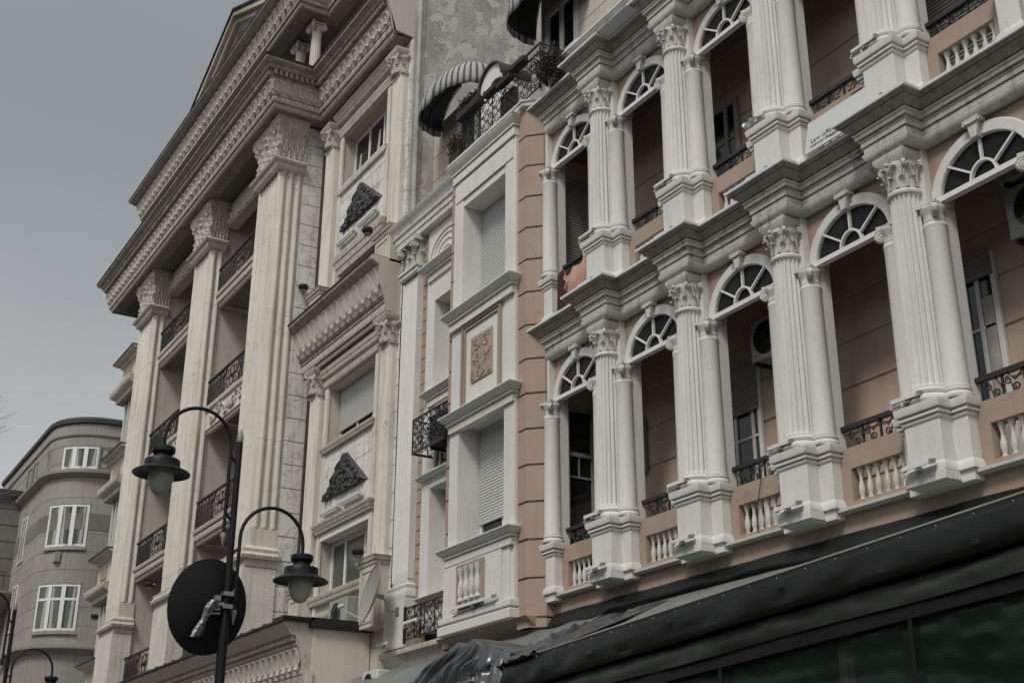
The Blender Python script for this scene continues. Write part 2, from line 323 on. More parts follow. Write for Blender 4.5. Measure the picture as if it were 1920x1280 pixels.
# ------------------------------------------------------------------ shared pieces (built once, at a local origin)
def leaf(mb, a, r0, z0, h, wd, curl=.06, cx=0, cy=0):
    prof = [(0, 0, .62), (.004, .25, .85), (.008, .5, 1), (.02, .75, .9), (.045, .93, .62), (.07, 1.0, .42), (.085, .93, .2)]
    ca, sa = cos(a), sin(a); vs = []
    for i, (o, t, wf) in enumerate(prof):
        o = o*curl/.085+.006
        for j in range(5):
            s = (j-2)/2; ww = wd*wf*(1 if i % 2 else .86); rr = r0+o-abs(s)**2*.010+(.006 if j == 2 else 0)
            vs.append((cx+rr*ca-s*ww*sa, cy+rr*sa+s*ww*ca, z0+t*h-(abs(s)*.012 if i > 3 else 0)))
    return mb.add(vs, [(i*5+j, i*5+j+1, (i+1)*5+j+1, (i+1)*5+j) for i in range(6) for j in range(4)])
def volute(mb, c, ang, r, th):
    """scroll disc standing in the vertical plane of direction ang, with raised spiral on both faces"""
    d = Vector((cos(ang), sin(ang), 0)); s = Vector((-sin(ang), cos(ang), 0)); c = Vector(c)
    n = 18; vs = []
    for side, rr in ((-1, .86), (-1, 1), (1, 1), (1, .86)):
        for i in range(n):
            a = 2*pi*i/n; vs.append(c+d*(r*rr*cos(a))+Vector((0, 0, r*rr*sin(a)))+s*(side*th/2*(1 if rr < 1 else .8)))
    mb.add(vs, [(k*n+i, k*n+(i+1) % n, (k+1)*n+(i+1) % n, (k+1)*n+i) for k in range(3) for i in range(n)]+[tuple(range(n)), tuple(range(3*n, 4*n))[::-1]])
    for side in (-1, 1):
        pts = []
        for i in range(23):
            t = i/22; a = t*2*pi*2.0; q = r*(.92-.78*t); pts.append(c+d*(q*cos(a))+Vector((0, 0, q*sin(a)))+s*side*th*.5)
        mb.tube(pts, r*.10, 5)

def corinthian(r, h, ab):
    mb = MB()
    hh, h = h, h*.74
    mb.lathe(0, 0, [(r*.97, 0), (r*.98, h*.5), (r*1.10, h*.8), (r*1.2, h*.95), (r*1.15, h)], 24)
    for i in range(10): leaf(mb, 2*pi*i/10+pi/10, r*1.0, .0, h*.45, r*.30, .06)
    for i in range(10): leaf(mb, 2*pi*i/10, r*1.0, .02, h*.78, r*.26, .085)
    for i in range(10):
        b = 2*pi*i/10+pi/10
        mb.tube([(r*1.04*cos(b), r*1.04*sin(b), h*.45), (r*1.12*cos(b+.06), r*1.12*sin(b+.06), h*.7), (r*1.32*cos(b+.16), r*1.32*sin(b+.16), h*.86), (r*1.42*cos(b+.22), r*1.42*sin(b+.22), h*.80), (r*1.36*cos(b+.26), r*1.36*sin(b+.26), h*.74)], .009, 4)
    for i in range(4):
        a = pi/4+i*pi/2; rr = ab*1.14
        volute(mb, (rr*cos(a), rr*sin(a), h*.86), a, h*.15, h*.11)
        mb.tube([(r*1.02*cos(a), r*1.02*sin(a), h*.45), (r*1.2*cos(a), r*1.2*sin(a), h*.66), (rr*.9*cos(a), rr*.9*sin(a), h*.88)], .014, 5)
        b = i*pi/2; mb.blob((r*1.42*cos(b), r*1.42*sin(b), h*.88), h*.085, 8, 5)
        for s in (-1, 1): mb.tube([(r*1.05*cos(b+s*.25), r*1.05*sin(b+s*.25), h*.5), (r*1.2*cos(b+s*.2), r*1.2*sin(b+s*.2), h*.7), (r*1.3*cos(b+s*.42), r*1.3*sin(b+s*.42), h*.82)], .010, 5)
    q0, q1 = ab*.88, ab*1.16     # flaring square abacus
    vs = [(sx*q, sy*q, z) for q, z in ((q0, h*.97), (q1, hh*.90), (q1, hh)) for sx, sy in ((-1, -1), (1, -1), (1, 1), (-1, 1))]
    mb.add(vs, [(a*4+i, a*4+(i+1) % 4, a*4+4+(i+1) % 4, a*4+4+i) for a in (0, 1) for i in range(4)]+[(0, 3, 2, 1), (8, 9, 10, 11)])
    return mb
def ionic(r, h, ab, corners=(0, 1, 2, 3)):
    mb = MB()
    mb.lathe(0, 0, [(r*1.0, 0), (r*1.06, h*.06), (r*1.0, h*.12), (r*1.0, h*.40), (r*1.18, h*.55), (r*1.25, h*.72), (r*1.1, h*.8)], 20)
    for i in corners:
        a = pi/4+i*pi/2; volute(mb, (ab*1.12*cos(a), ab*1.12*sin(a), h*.50), a, h*.34, h*.26)
    poly = []
    for i in range(4):
        a = pi/4+i*pi/2; b = a+pi/2
        for t in (-.08, .08): poly.append((ab*1.5*cos(a+t), ab*1.5*sin(a+t)))
        for t in (.25, .5, .75):
            k = 1-.15*sin(pi*t); poly.append((mix(ab*1.5*cos(a), ab*1.5*cos(b), t)*k, mix(ab*1.5*sin(a), ab*1.5*sin(b), t)*k))
    mb.prism(poly, h*.82, h); return mb
def fluted(r0, r1, h, nf=20, dep=.10, base=0):
    """fluted shaft with a plain foot; flutes die out in rounded ends"""
    mb = MB(); rows = [(0, 0), (.012, 0), (.02, .7), (.03, 1), (.25, 1), (.5, 1), (.75, 1), (.965, 1), (.98, .7), (.99, 0), (1, 0)]
    S = 5; n = nf*S; vs = []
    for t, am in rows:
        rr = mix(r0, r1, t**1.3)
        for i in range(n):
            k = i % S; c = (0, .75, 1, .75, 0)[k]*am
            a = 2*pi*i/n; q = rr*(1-dep*c); vs.append((q*cos(a), q*sin(a), t*h))
    return mb.add(vs, [(j*n+i, j*n+(i+1) % n, (j+1)*n+(i+1) % n, (j+1)*n+i) for j in range(len(rows)-1) for i in range(n)]+[tuple(range(n))[::-1], tuple(range((len(rows)-1)*n, len(rows)*n))])
def torus_base(r, h):
    m = MB(); p = [(r*1.22, 0), (r*1.28, h*.12), (r*1.28, h*.3), (r*1.2, h*.42), (r*1.08, h*.55), (r*1.16, h*.68), (r*1.18, h*.82), (r*1.08, h*.95), (r*1.0, h)]
    m.lathe(0, 0, p, 24); return m
def baluster(h, r):
    m = MB(); k = [(1.05, 0), (1.05, .05), (.72, .08), (.62, .12), (.85, .2), (1.0, .33), (.88, .45), (.58, .58), (.48, .66), (.6, .78), (.98, .90), (1.02, .94), (1.08, .955), (1.08, 1)]
    m.lathe(0, 0, [(r*a, h*b) for a, b in k], 14); return m
def slats(x0, x1, y, z0, z1, pitch=.045, th=.012):
    p = []; z = z0
    while z < z1-1e-6:
        t = min(pitch, z1-z); p += [(0, z), (th, z+t*.25), (th, z+t*.7), (0, z+t*.95)]; z += pitch
    p.append((0, z1)); return MB().sweep([(x0, y), (x1, y)], p, back=.02)
def frame_rect(mb, x0, x1, z0, z1, y0, y1, w, top=None, bot=None):
    t = w if top is None else top; b = w if bot is None else bot
    mb.box(x0, x0+w, y0, y1, z0, z1).box(x1-w, x1, y0, y1, z0, z1).box(x0+w, x1-w, y0, y1, z1-t, z1).box(x0+w, x1-w, y0, y1, z0, z0+b); return mb
def window(parent, x0, x1, z0, z1, y, w=.05, mull=(), trans=(), m=None, g=None, shut=None, name='window', sm=None):
    mb = MB(); frame_rect(mb, x0, x1, z0, z1, y-.05, y, w)
    for q in mull: mb.box(q-w*.45, q+w*.45, y-.045, y-.002, z0+w, z1-w)
    for q in trans: mb.box(x0+w, x1-w, y-.04, y-.004, q-.016, q+.016)
    f = bevel(obj(name, mb, m or PAINT, parent), .004, 1)
    obj('glass', MB().box(x0+w*.5, x1-w*.5, y-.022, y-.008, z0+w*.5, z1-w*.5), g or GLASS, f)
    if shut is not None: obj('roller_shutter', slats(x0+w*.35, x1-w*.35, y-.07, shut, z1), sm or SHUT, f)
    return f

# ================================================================== SETTING
tag(obj('ground', MB().add([(-400, -300, 0), (300, -300, 0), (300, 400, 0), (-400, 400, 0)], [(0, 1, 2, 3)]), ASPH), kind='structure')
tag(obj('pavement', MB().box(-80, 20, 2.6, 30, .001, .12), PAVE), kind='structure')
# ================================================================== PINK ARCADE BUILDING
W, H = 8.98, 3.59
HP = (0, 3.79)      # the upper arcade stands on a raised plinth
PIER = [-14.0675+1.665*i for i in range(6)]      # centres; first and last are half piers
ARCH = [-13.235+1.665*i for i in range(5)]
A_, B_ = .50, .43; SPR = 7.335
PB = thing('arcade_building', 'pink building with white arcades of fluted columns and a shuttered bay window', 'building', (-11, 9.4, 0))
def P_(name, mb, m, parent=PB, loc=(0, 0, 0), **k): return obj(name, mb, m, parent, loc, **k)

# core, floors and rusticated loggia wall
m = MB(); m.box(-13.9, -5.6, 8.98, 9.20, 4.15, 4.655); m.box(-18.78, -5.6, 9.98, 10.02, 0, 12)
P_('beam_wall', m, PINK)
m = MB()
for k in (0, 1, 2):
    z = 4.62+H*k; m.box(-13.93, -5.62, 9.13, 9.9, z-.32, z+(.02 if k < 2 else .3))
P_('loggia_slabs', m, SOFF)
js = [6.262+.515*i for i in range(-3, 13)]
P_('loggia_wall', MB().sweep([(-13.95, 9.75), (-5.6, 9.75)], grooved(4.6, 12, js, .018, .016), back=.1), PINKLIT)
P_('shop_front', MB().box(-19, 4, 9.3, 9.5, 0, 4.2), INTER)

# pedestals, pilaster strips
cap_prof = [(0, 5.175), (.014, 5.185), (.020, 5.212), (.006, 5.214), (.006, 5.222), (.036, 5.224), (.036, 5.252), (.018, 5.254), (.018, 5.264), (.052, 5.268), (.060, 5.30), (.062, 5.345), (.0, 5.362)]
base_prof = [(.0, 4.70), (.028, 4.70), (.028, 4.755), (.0, 4.80)]
def ped_path(x, kind):
    a = [(x-.37, 8.98), (x-.37, 8.855), (x-.20, 8.855), (x-.20, 8.69), (x+.20, 8.69), (x+.20, 8.855), (x+.37, 8.855), (x+.37, 8.98)]
    if kind == 'R': c = x+.25; a = [(c-.12, 8.98), (c-.12, 8.855), (c+.12, 8.855), (c+.12, 8.98)]
    if kind == 'L': c = x-.25; a = [(c-.12, 8.98), (c-.12, 8.855), (c+.12, 8.855), (c+.12, 8.98)]
    return a
SH = {}
def shared(key, fn, m, angle=32):
    if key not in SH: SH[key] = fn().mesh(key, m, angle)
    return SH[key]
def pedestal(x, k, kind):
    pth = ped_path(0, kind); mb = MB()
    mb.prism(pth, 4.60, 5.30); mb.sweep(pth, cap_prof, back=.0); mb.sweep(pth, base_prof, back=.0)
    key = 'pedestal'+kind
    if key not in SH: SH[key] = mb.mesh('pedestal', WHITE)
    return bevel(obj('pedestal', SH[key], None, PB, (x, 0, HP[k])), .005, 2)
def pier(i, k):
    x = PIER[i]; kind = 'R' if i == 0 else 'L' if i == 5 else 'M'; z = k*H
    pedestal(x, k, kind)
    m = MB()
    if kind == 'M': m.box(-.33, .33, 8.925, 9.13, 4.7, 7.335); m.box(-.21, .21, 8.895, 9.12, 7.335, 7.96)
    elif kind == 'R': m.box(.12, .33, 8.925, 9.13, 4.7, 7.335); m.box(.10, .21, 8.895, 9.12, 7.335, 7.96)
    else: m.box(-.33, -.12, 8.925, 9.13, 4.7, 7.335); m.box(-.21, -.1, 8.895, 9.12, 7.335, 7.96)
    key = 'strip'+kind
    if key not in SH: SH[key] = m.mesh('pilaster_strip', WHITE)
    bevel(obj('pilaster_strip', SH[key], None, PB, (x, 0, z)), .006, 2)
    for s in (-1, 1):
        if (kind == 'R' and s < 0) or (kind == 'L' and s > 0): continue
        c = obj('round_column', shared('round_column%d' % k, lambda: MB().lathe(0, 0, [(.122, 0), (.114, .04), (.106, (1.58, 1.38)[k]), (.114, (1.60, 1.40)[k]), (.106, (1.64, 1.44)[k])], 26), WHITE), None, PB, (x+.25*s, 8.915, 5.46+HP[k]))
        obj('base', shared('rbase', lambda: torus_base(.112, .10), WHITE), None, c, (x+.25*s, 8.915, 5.36+HP[k]))
        obj('capital', shared('ionic%d' % s, lambda: ionic(.100, .20, .108, (3,) if s > 0 else (2,)), WHITE2), None, c, (x+.25*s, 8.915, 7.10+z))
    if kind == 'M':
        c = obj('fluted_column', shared('fluted_column%d' % k, lambda: fluted(.178, .152, (1.98, 1.78)[k], 20, .155), WHITE), None, PB, (x, 8.855, 5.49+HP[k]))
        obj('base', shared('fbase', lambda: torus_base(.178, .13), WHITE), None, c, (x, 8.855, 5.36+HP[k]))
        obj('necking', shared('necking', lambda: MB().lathe(0, 0, [(.15, 0), (.172, .008), (.178, .028), (.168, .05), (.15, .055)], 26), WHITE), None, c, (x, 8.855, 7.455+z))
        obj('capital', shared('corinthian', lambda: corinthian(.152, .40, .165), WHITE2, 50), None, c, (x, 8.855, 7.51+z))
for k in (0, 1):
    for i in range(6): pier(i, k)

# arches
def ell(a, b, n=28): return [(a*cos(pi*i/n), b*sin(pi*i/n)) for i in range(n+1)]
def arch_wall():
    m = MB(); n = 28; zt = 7.96; e = ell(A_+.02, B_+.02, n); hw = .70
    for y, fl in ((8.985, 0), (9.125, 1)):
        vs = []; fs = []
        for i, (x, z) in enumerate(e):
            # outer point projected to the rectangle
            vs.append((x, y, SPR+z))
            a = pi*i/n; 
            if abs(cos(a)) < 1e-6: ox, oz = 0, zt
            else:
                t = min(hw/abs(cos(a)), (zt-SPR)/max(1e-6, sin(a))); ox, oz = t*cos(a), SPR+t*sin(a)
            vs.append((ox, y, oz))
        for i in range(n): fs.append((2*i, 2*i+1, 2*i+3, 2*i+2))
        # fill corners
        m.add(vs, fs)
        for s in (-1, 1):
            idx = [i for i in range(n+1)]
            # find the two samples either side of the corner
            for i in range(n):
                a, b = vs[2*i+1], vs[2*i+3]
                if (abs(abs(a[0])-hw) < 1e-6) != (abs(abs(b[0])-hw) < 1e-6):
                    cx = hw if (a[0]+b[0]) > 0 else -hw
                    m.add([a, b, (cx, y, zt)], [(0, 1, 2)])
    return m
def archivolt():
    m = MB(); n = 28; a1, b1 = .615, .555; ei, eo = ell(A_, B_, n), ell(a1, b1, n); ring = []
    y0, y1, y2 = 8.945, 9.135, 8.985
    sec = []
    for (xi, zi), (xo, zo) in zip(ei, eo):
        sec.append([(xi, y1, SPR+zi), (xi, y0+.012, SPR+zi), (mix(xi, xo, .08), y0, SPR+mix(zi, zo, .08)), (mix(xi, xo, .9), y0, SPR+mix(zi, zo, .9)), (xo, y0+.01, SPR+zo), (xo, y2+.003, SPR+zo)])
    k = 6; vs = [p for s in sec for p in s]
    return m.add(vs, [(i*k+j, (i+1)*k+j, (i+1)*k+j+1, i*k+j+1) for i in range(n) for j in range(k-1)]+[tuple(range(k)), tuple(range(n*k, n*k+k))])
def keystone():
    m = MB(); m.prismY([(-.032, 7.745), (.032, 7.745), (.058, 7.885), (-.058, 7.885)], 8.885, 8.97)
    m.prismY([(-.058, 7.887), (.058, 7.887), (.10, 7.935), (-.10, 7.935)], 8.865, 8.97)
    for s in (-1, 1): m.tube([(s*.085, 8.87, 7.905), (s*.085, 8.96, 7.905)], .018, 8)
    return m
def fanlight():
    m = MB(); m.box(-.535, .535, 8.925, 9.0, 7.305, 7.358)
    def band(pts, w, y0, y1):
        vs = []; 
        for i, (x, z) in enumerate(pts):
            p, q = pts[max(i-1, 0)], pts[min(i+1, len(pts)-1)]; dx, dz = q[0]-p[0], q[1]-p[1]; l = math.hypot(dx, dz); nx, nz = -dz/l*w/2, dx/l*w/2
            vs += [(x+nx, y0, z+nz), (x-nx, y0, z-nz), (x-nx, y1, z-nz), (x+nx, y1, z+nz)]
        m.add(vs, [(i*4+j, (i+1)*4+j, (i+1)*4+(j+1) % 4, i*4+(j+1) % 4) for i in range(len(pts)-1) for j in range(4)]+[(0, 1, 2, 3), tuple(range(len(vs)-4, len(vs)))])
    band([(.145*cos(pi*i/14), 7.35+.17*sin(pi*i/14)) for i in range(15)], .022, 8.94, 8.985)
    for a, ex in ((radians(37), 1), (radians(90), 1), (radians(143), 1)):
        c, s = cos(a), sin(a); t1 = 1/math.sqrt((c/(A_+.01))**2+(s/(B_+.01))**2); t0 = 1/math.sqrt((c/.145)**2+(s/.17)**2)
        band([(c*t0, 7.35+s*t0), (c*t1, 7.35+s*t1*.985)], .020, 8.945, 8.98)
    return m
def fanglass():
    m = MB(); e = ell(A_-.002, B_-.002, 24); m.prismY([(x, SPR+z) for x, z in e], 8.99, 8.998); return m
for k in (0, 1):
    for j, x in enumerate(ARCH):
        L_ = (x, 0, k*H)
        a = obj('arch_wall', shared('arch_wall', arch_wall, PINK), None, PB, L_)
        v = obj('arch_moulding', shared('archivolt', archivolt, WHITE), None, PB, L_)
        obj('keystone', shared('keystone', keystone, WHITE2), None, v, L_)
        f = obj('fanlight', shared('fanlight', fanlight, PAINT), None, PB, L_)
        obj('glass', shared('fanglass', fanglass, FANG), None, f, L_)
        # parapet with a row of balusters
        L2 = (x, 0, HP[k])
        p = obj('parapet', shared('parapet', lambda: MB().box(-.50, .50, 8.98, 9.12, 4.70, 4.765).box(-.50, .50, 8.98, 9.12, 5.09, 5.30).box(-.50, -.335, 8.98, 9.12, 4.765, 5.09).box(.335, .50, 8.98, 9.12, 4.765, 5.09), PINK), None, PB, L2)
        for q in range(6): obj('baluster', shared('baluster', lambda: baluster(.325, .034), WHITE2), None, p, (x-.275+.11*q, 9.045, 4.765+HP[k]))
        # iron rail
        def rail():
            m = MB(); m.box(-.50, .50, 9.06, 9.12, 5.52, 5.565); m.box(-.50, .50, 9.08, 9.10, 5.31, 5.325); y = 9.09
            for s in (-1, 1):
                for t in (.12, .33):
                    m.tube(spiral(s*t-s*.03, 5.375, .048, 1.4, -pi/2, s, y, 18), .0085, 5)
                    m.tube(spiral(s*t+s*.05, 5.455, .040, 1.3, pi/2, -s, y, 16), .0085, 5)
                    m.tube([(s*t-s*.03, y, 5.325), (s*t+s*.02, y, 5.40), (s*t+s*.05, y, 5.495)], .0085, 5)
                m.tube([(s*.0, y, 5.52), (s*.10, y, 5.44), (s*.17, y, 5.52)], .008, 5)
                m.tube([(s*.22, y, 5.33), (s*.25, y, 5.43), (s*.30, y, 5.52)], .008, 5)
                m.box(s*.232-.009, s*.232+.009, 9.08, 9.10, 5.325, 5.52); m.blob((s*.232, y, 5.43), .022, 6, 5)
            m.box(-.01, .01, 9.08, 9.10, 5.325, 5.52)
            return m
        obj('iron_railing', shared('rail', rail, IRON), None, PB, L2)

# sill strip under the lower arcade
pth = [(-13.99, 8.955)]
for i in range(1, 5):
    x = PIER[i]; pth += [(x-.43, 8.955), (x-.43, 8.90)] if False else [(x-.245, 8.955), (x-.245, 8.645), (x+.245, 8.645), (x+.245, 8.955)]
pth += [(-5.56, 8.955)]
P_('sill_moulding', MB().sweep([(-13.99, 8.93), (-5.56, 8.93)], [(0, 4.655), (.055, 4.662), (.06, 4.69), (.0, 4.70)], back=.1), WHITE)
for i in range(1, 5): bevel(P_('pedestal_plinth', MB().box(PIER[i]-.228, PIER[i]+.228, 8.65, 8.98, 4.615, 4.699), WHITE), .006)

# entablatures with blocks breaking forward over the piers
ENT = [(0, 7.93), (.012, 7.935), (.035, 7.965), (.048, 8.005), (.048, 8.020), (.015, 8.022), (.015, 8.034), (.034, 8.036), (.034, 8.088), (.012, 8.090), (.012, 8.10), (.050, 8.102), (.050, 8.154), (.060, 8.158), (.062, 8.172), (.03, 8.174), (.03, 8.186),
       (.088, 8.188), (.088, 8.226), (.10, 8.230), (.106, 8.250), (.06, 8.252), (.06, 8.262)]
ENT2 = [(.06, 8.262), (.115, 8.266), (.13, 8.285), (.165, 8.315), (.178, 8.33), (.172, 8.332), (.172, 8.338), (.195, 8.345), (.208, 8.366), (.208, 8.372)]
def ent_path(x0, x1, yr=8.91, yb=8.69, hw=.24):
    p = [(x0, yr)]
    for i in range(1, 5): x = PIER[i]; p += [(x-hw, yr), (x-hw, yb), (x+hw, yb), (x+hw, yr)]
    return p+[(x1, yr)]
for k in (0, 1):
    mb = MB().sweep(ent_path(-14.12, -5.7), ENT, back=.02, dz=k*H)
    for i in range(1, 5): mb.box(PIER[i]-.235, PIER[i]+.235, 8.70, 8.93, 7.932+k*H, 8.37+k*H)
    mb.box(-14.1, -5.6, 8.92, 9.12, 7.94+k*H, 8.374+k*H)
    for t in range(185):
        x = PIER[0]+.30+.045*t
        if all(abs(x-PIER[i]) > .30 for i in range(1, 5)): mb.box(x-.01, x+.01, 8.862-.006, 8.90, 8.10+k*H, 8.145+k*H)
    ent = P_('entablature', mb, WHITE2)
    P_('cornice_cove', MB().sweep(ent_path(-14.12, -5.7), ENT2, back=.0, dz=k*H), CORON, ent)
    P_('gutter_flashing', MB().sweep(ent_path(-14.13, -5.68), [(.195, 8.373), (.236, 8.375), (.238, 8.403), (.195, 8.405)], back=-.0, dz=k*H), FLASH, ent)
    P_('ledge_top', MB().sweep(ent_path(-14.12, -5.7), [(.19, 8.38), (.19, 8.392)], back=.0, dz=k*H).box(-14.1, -5.6, 8.69, 9.12, 8.376+k*H, 8.394+k*H), FLASH, ent)
# parapet of the terrace above the upper entablature
m = MB(); m.sweep([(-13.45, 8.80), (-5.6, 8.80)], [(0, 11.98), (.01, 12.02), (.01, 12.10), (.03, 12.11), (.03, 12.16), (.06, 12.20), (.10, 12.26), (.115, 12.32), (.14, 12.325), (.14, 12.35)], back=.25)
t = P_('terrace_parapet', m, WHITE2)
P_('coping', MB().box(-13.46, -5.6, 8.64, 9.1, 12.351, 12.372), FLASH, t)
for i in range(1, 5):
    P_('sloping_flashing', MB().prismX([(8.47, 11.992), (8.80, 12.10), (8.80, 11.992)], PIER[i]+.46, PIER[i+1]-.46 if i < 4 else -5.7), FLASH)
# right hand pink quoin that closes the arcade
qj = [4.426+.508*i for i in range(0, 18)]
P_('corner_quoins', MB().sweep([(-5.62, 9.1), (-5.62, 8.86), (-5.43, 8.67), (-4.2, 8.67)], grooved(4.2, 13, qj), back=.2), PINK)
P_('corner_wall', MB().box(-5.55, -4.0, 8.8, 9.9, 0, 13), PINK)

# ---------------- inside the loggias
window(PB, -11.18, -10.57, 4.75, 7.02, 9.74, .05, mull=(-11.02, -10.72), trans=(6.12,), shut=6.42, sm=SHUTD, name='loggia_window')
P_('curtain', MB().box(-7.36, -7.24, 9.70, 9.705, 4.8, 6.6), CURT)
window(PB, -7.78, -7.17, 4.75, 7.04, 9.74, .055, mull=(-7.55, -7.40), trans=(6.3,), shut=6.80, sm=SHUTD, name='loggia_window')
window(PB, -13.65, -12.80, 6.20, 6.95, 9.74, .04, m=WOOD, name='loggia_window')
window(PB, -11.5, -10.60, 8.2, 10.67, 9.74, .07, mull=(-10.84,), trans=(10.12,), m=WOOD, name='loggia_window')
window(PB, -7.95, -6.7, 8.2, 10.3, 9.74, .06, mull=(-7.3,), shut=8.9, m=WOOD, sm=SHUTD, name='loggia_window')
def side_door(z0, z1, shutter, zt):
    m = MB(); x0, x1 = -13.895, -13.85
    m.box(x0, x1, 9.16, 9.22, z0, z1).box(x0, x1, 9.58, 9.64, z0, z1).box(x0, x1, 9.22, 9.58, z1-.06, z1)
    if zt: m.box(x0, x1, 9.22, 9.58, zt, zt+.055); m.box(x0+.005, x1-.01, 9.22, 9.58, zt-.30, zt-.275); m.box(x0+.005, x1-.01, 9.37, 9.385, zt-.28, zt)
    d = P_('loggia_door', m, WOOD)
    P_('glass', MB().box(-13.885, -13.88, 9.2, 9.6, z0, z1-.03), GLASS, d)
    if shutter:
        s = MB(); z = z0
        while z < z1-.07: s.prismX([(9.21, z), (9.21, z+.035), (9.59, z+.035), (9.59, z)], -13.878, -13.866); z += .045
        P_('roller_shutter', s, SHUTD, d)
side_door(4.72, 7.32, False, 6.62); side_door(8.3, 10.88, True, None)
for z_ in (7.33, 10.9): P_('side_wall_beam', MB().box(-13.9, -13.86, 9.13, 9.75, z_, z_+.29), PINKLIT)

# ---------------- bay window
def bay_prof(path, z0, z1): return MB().sweep(path, grooved(z0, z1, qj), back=.12)
BP_R = [(-14.315, 8.67), (-14.09, 8.67), (-13.90, 8.86), (-13.90, 9.75)]
BP_L = [(-16.55, 9.05), (-16.55, 8.84), (-16.37, 8.67), (-16.19, 8.67)]
P_('bay_quoins', bay_prof(BP_R, 4.30, 12.02), PINK); P_('bay_quoins', bay_prof(BP_L, 4.30, 12.02), PINK)
m = MB(); m.prism([(-14.33, 8.70), (-14.10, 8.70), (-13.93, 8.87), (-13.93, 9.8), (-14.33, 9.8)], 4.3, 12.02); m.prism([(-16.52, 9.05), (-16.52, 8.86), (-16.37, 8.70), (-16.18, 8.70), (-16.18, 9.05)], 4.3, 12.02)
m.box(-16.2, -14.3, 9.12, 9.7, 4.3, 12.0)
P_('bay_core', m, PINK)
m = MB()
m.box(-16.20, -15.93, 8.625, 9.12, 4.7, 11.76).box(-14.61, -14.31, 8.625, 9.12, 4.7, 11.76)
m.box(-15.93, -14.61, 8.64, 9.12, 4.7, 5.62).box(-15.93, -14.61, 8.64, 9.12, 7.49, 9.42).box(-15.93, -14.61, 8.64, 9.12, 11.17, 11.76)
m.box(-16.14, -14.37, 8.61, 8.63, 11.30, 11.62)
bevel(P_('bay_window_surround', m, WHITE), .006)
window(PB, -15.93, -14.61, 5.62, 7.49, 9.06, .06, mull=(-15.28,), shut=6.04, name='bay_window')
window(PB, -15.93, -14.61, 9.42, 11.17, 9.06, .06, mull=(-15.28,), shut=9.50, name='bay_window')
def hood(x0, x1, y0, zb, zt, proj, par=PB, m=WHITE, name='window_hood', flash=True, ywall=None):
    h = zt-zb; pr = [(0, zb), (.014, zb), (.014, zb+h*.42), (-.004, zb+h*.425), (-.004, zb+h*.46), (proj*.35, zb+h*.465), (proj*.40, zb+h*.55), (proj*.25, zb+h*.555), (proj*.25, zb+h*.59), (proj*.62, zb+h*.70), (proj*.92, zb+h*.86), (proj, zb+h*.90), (proj, zt-.012)]
    yw = ywall if ywall else y0+.3
    o = P_(name, MB().sweep([(x0, yw), (x0, y0), (x1, y0), (x1, yw)], pr, back=.0).box(x0, x1, y0, yw, zb, zt-.015), m, par)
    if flash: P_('flashing', MB().box(x0-proj-.012, x1+proj+.012, y0-proj-.012, yw, zt-.012, zt+.004), FLASH, o)
    return o
hood(-16.17, -14.33, 8.60, 7.43, 7.68, .13, ywall=8.7); hood(-16.17, -14.33, 8.58, 9.07, 9.33, .12, ywall=8.7)
hood(-16.17, -14.33, 8.58, 5.42, 5.655, .11, name='window_sill', ywall=8.7)
hood(-16.2, -14.31, 8.60, 11.66, 11.985, .10, name='bay_cornice', ywall=8.7)
m = MB(); m.box(-16.2, -14.575, 8.575, 8.66, 4.70, 5.42).box(-14.575, -14.40, 8.60, 8.66, 4.70, 5.42)
P_('apron_panel', m, WHITE)
bevel(P_('apron_base', MB().sweep([(-16.23, 8.7), (-16.23, 8.55), (-14.30, 8.55), (-14.30, 8.7)], [(0, 4.44), (0.03, 4.45), (.03, 4.57), (.0, 4.58), (.0, 4.60), (.02, 4.61), (.02, 4.69), (0, 4.70)], back=.0).box(-16.23, -14.3, 8.55, 8.70, 4.44, 4.70), WHITE), .005)
P_('bay_underside', MB().prismX([(8.60, 4.44), (9.1, 4.44), (9.1, 4.10), (8.86, 4.24)], -16.45, -14.0), BROWNF)
# little framed balustrade in the apron
f = MB(); frame_rect(f, -15.755, -15.01, 4.79, 5.37, 8.535, 8.58, .05)
fo = P_('framed_balustrade', f, BROWNF)
P_('backing', MB().box(-15.70, -15.06, 8.566, 8.574, 4.84, 5.32), WHITE2, fo)
for q in range(4): obj('baluster', shared('baluster2', lambda: baluster(.46, .052), WHITE2), None, fo, (-15.62+.16*q, 8.545, 4.85))
# framed panel with strapwork ornament
f = MB(); frame_rect(f, -15.86, -14.69, 7.70, 9.07, 8.60, 8.645, .045); frame_rect(f, -15.79, -14.76, 7.74, 9.0, 8.612, 8.645, .03)
fp = P_('framed_panel', f, BROWNF)
om = MB(); om.box(-15.58, -14.96, 8.618, 8.644, 8.07, 8.78); op = P_('ornament_tablet', om, BROWNF, fp)
s = MB(); cx = -15.27; y = 8.616
for q in (-1, 1):
    s.tube(spiral(cx+q*.15, 8.62, .10, 1.15, pi/2, q, y, 20), .015, 5); s.tube(arc(cx+q*.16, 8.49, .12, .10, -pi/2, -pi/2+q*pi*.7, y), .015, 5)
    s.tube([(cx+q*.035, y, 8.76), (cx+q*.035, y, 8.58)], .014, 5); s.tube(arc(cx+q*.17, 8.22, .09, .12, pi/2, pi/2+q*pi*.6, y), .014, 5)
    s.tube([(cx+q*.06, y, 8.30), (cx+q*.11, y, 8.16), (cx, y, 8.10)], .014, 5); s.tube(spiral(cx+q*.055, 8.27, .04, .8, 0, q, y, 10), .012, 5)
    s.tube([(cx+q*.26, y, 8.38), (cx+q*.22, y, 8.25), (cx+q*.28, y, 8.12), (cx+q*.2, y, 8.10)], .014, 5)
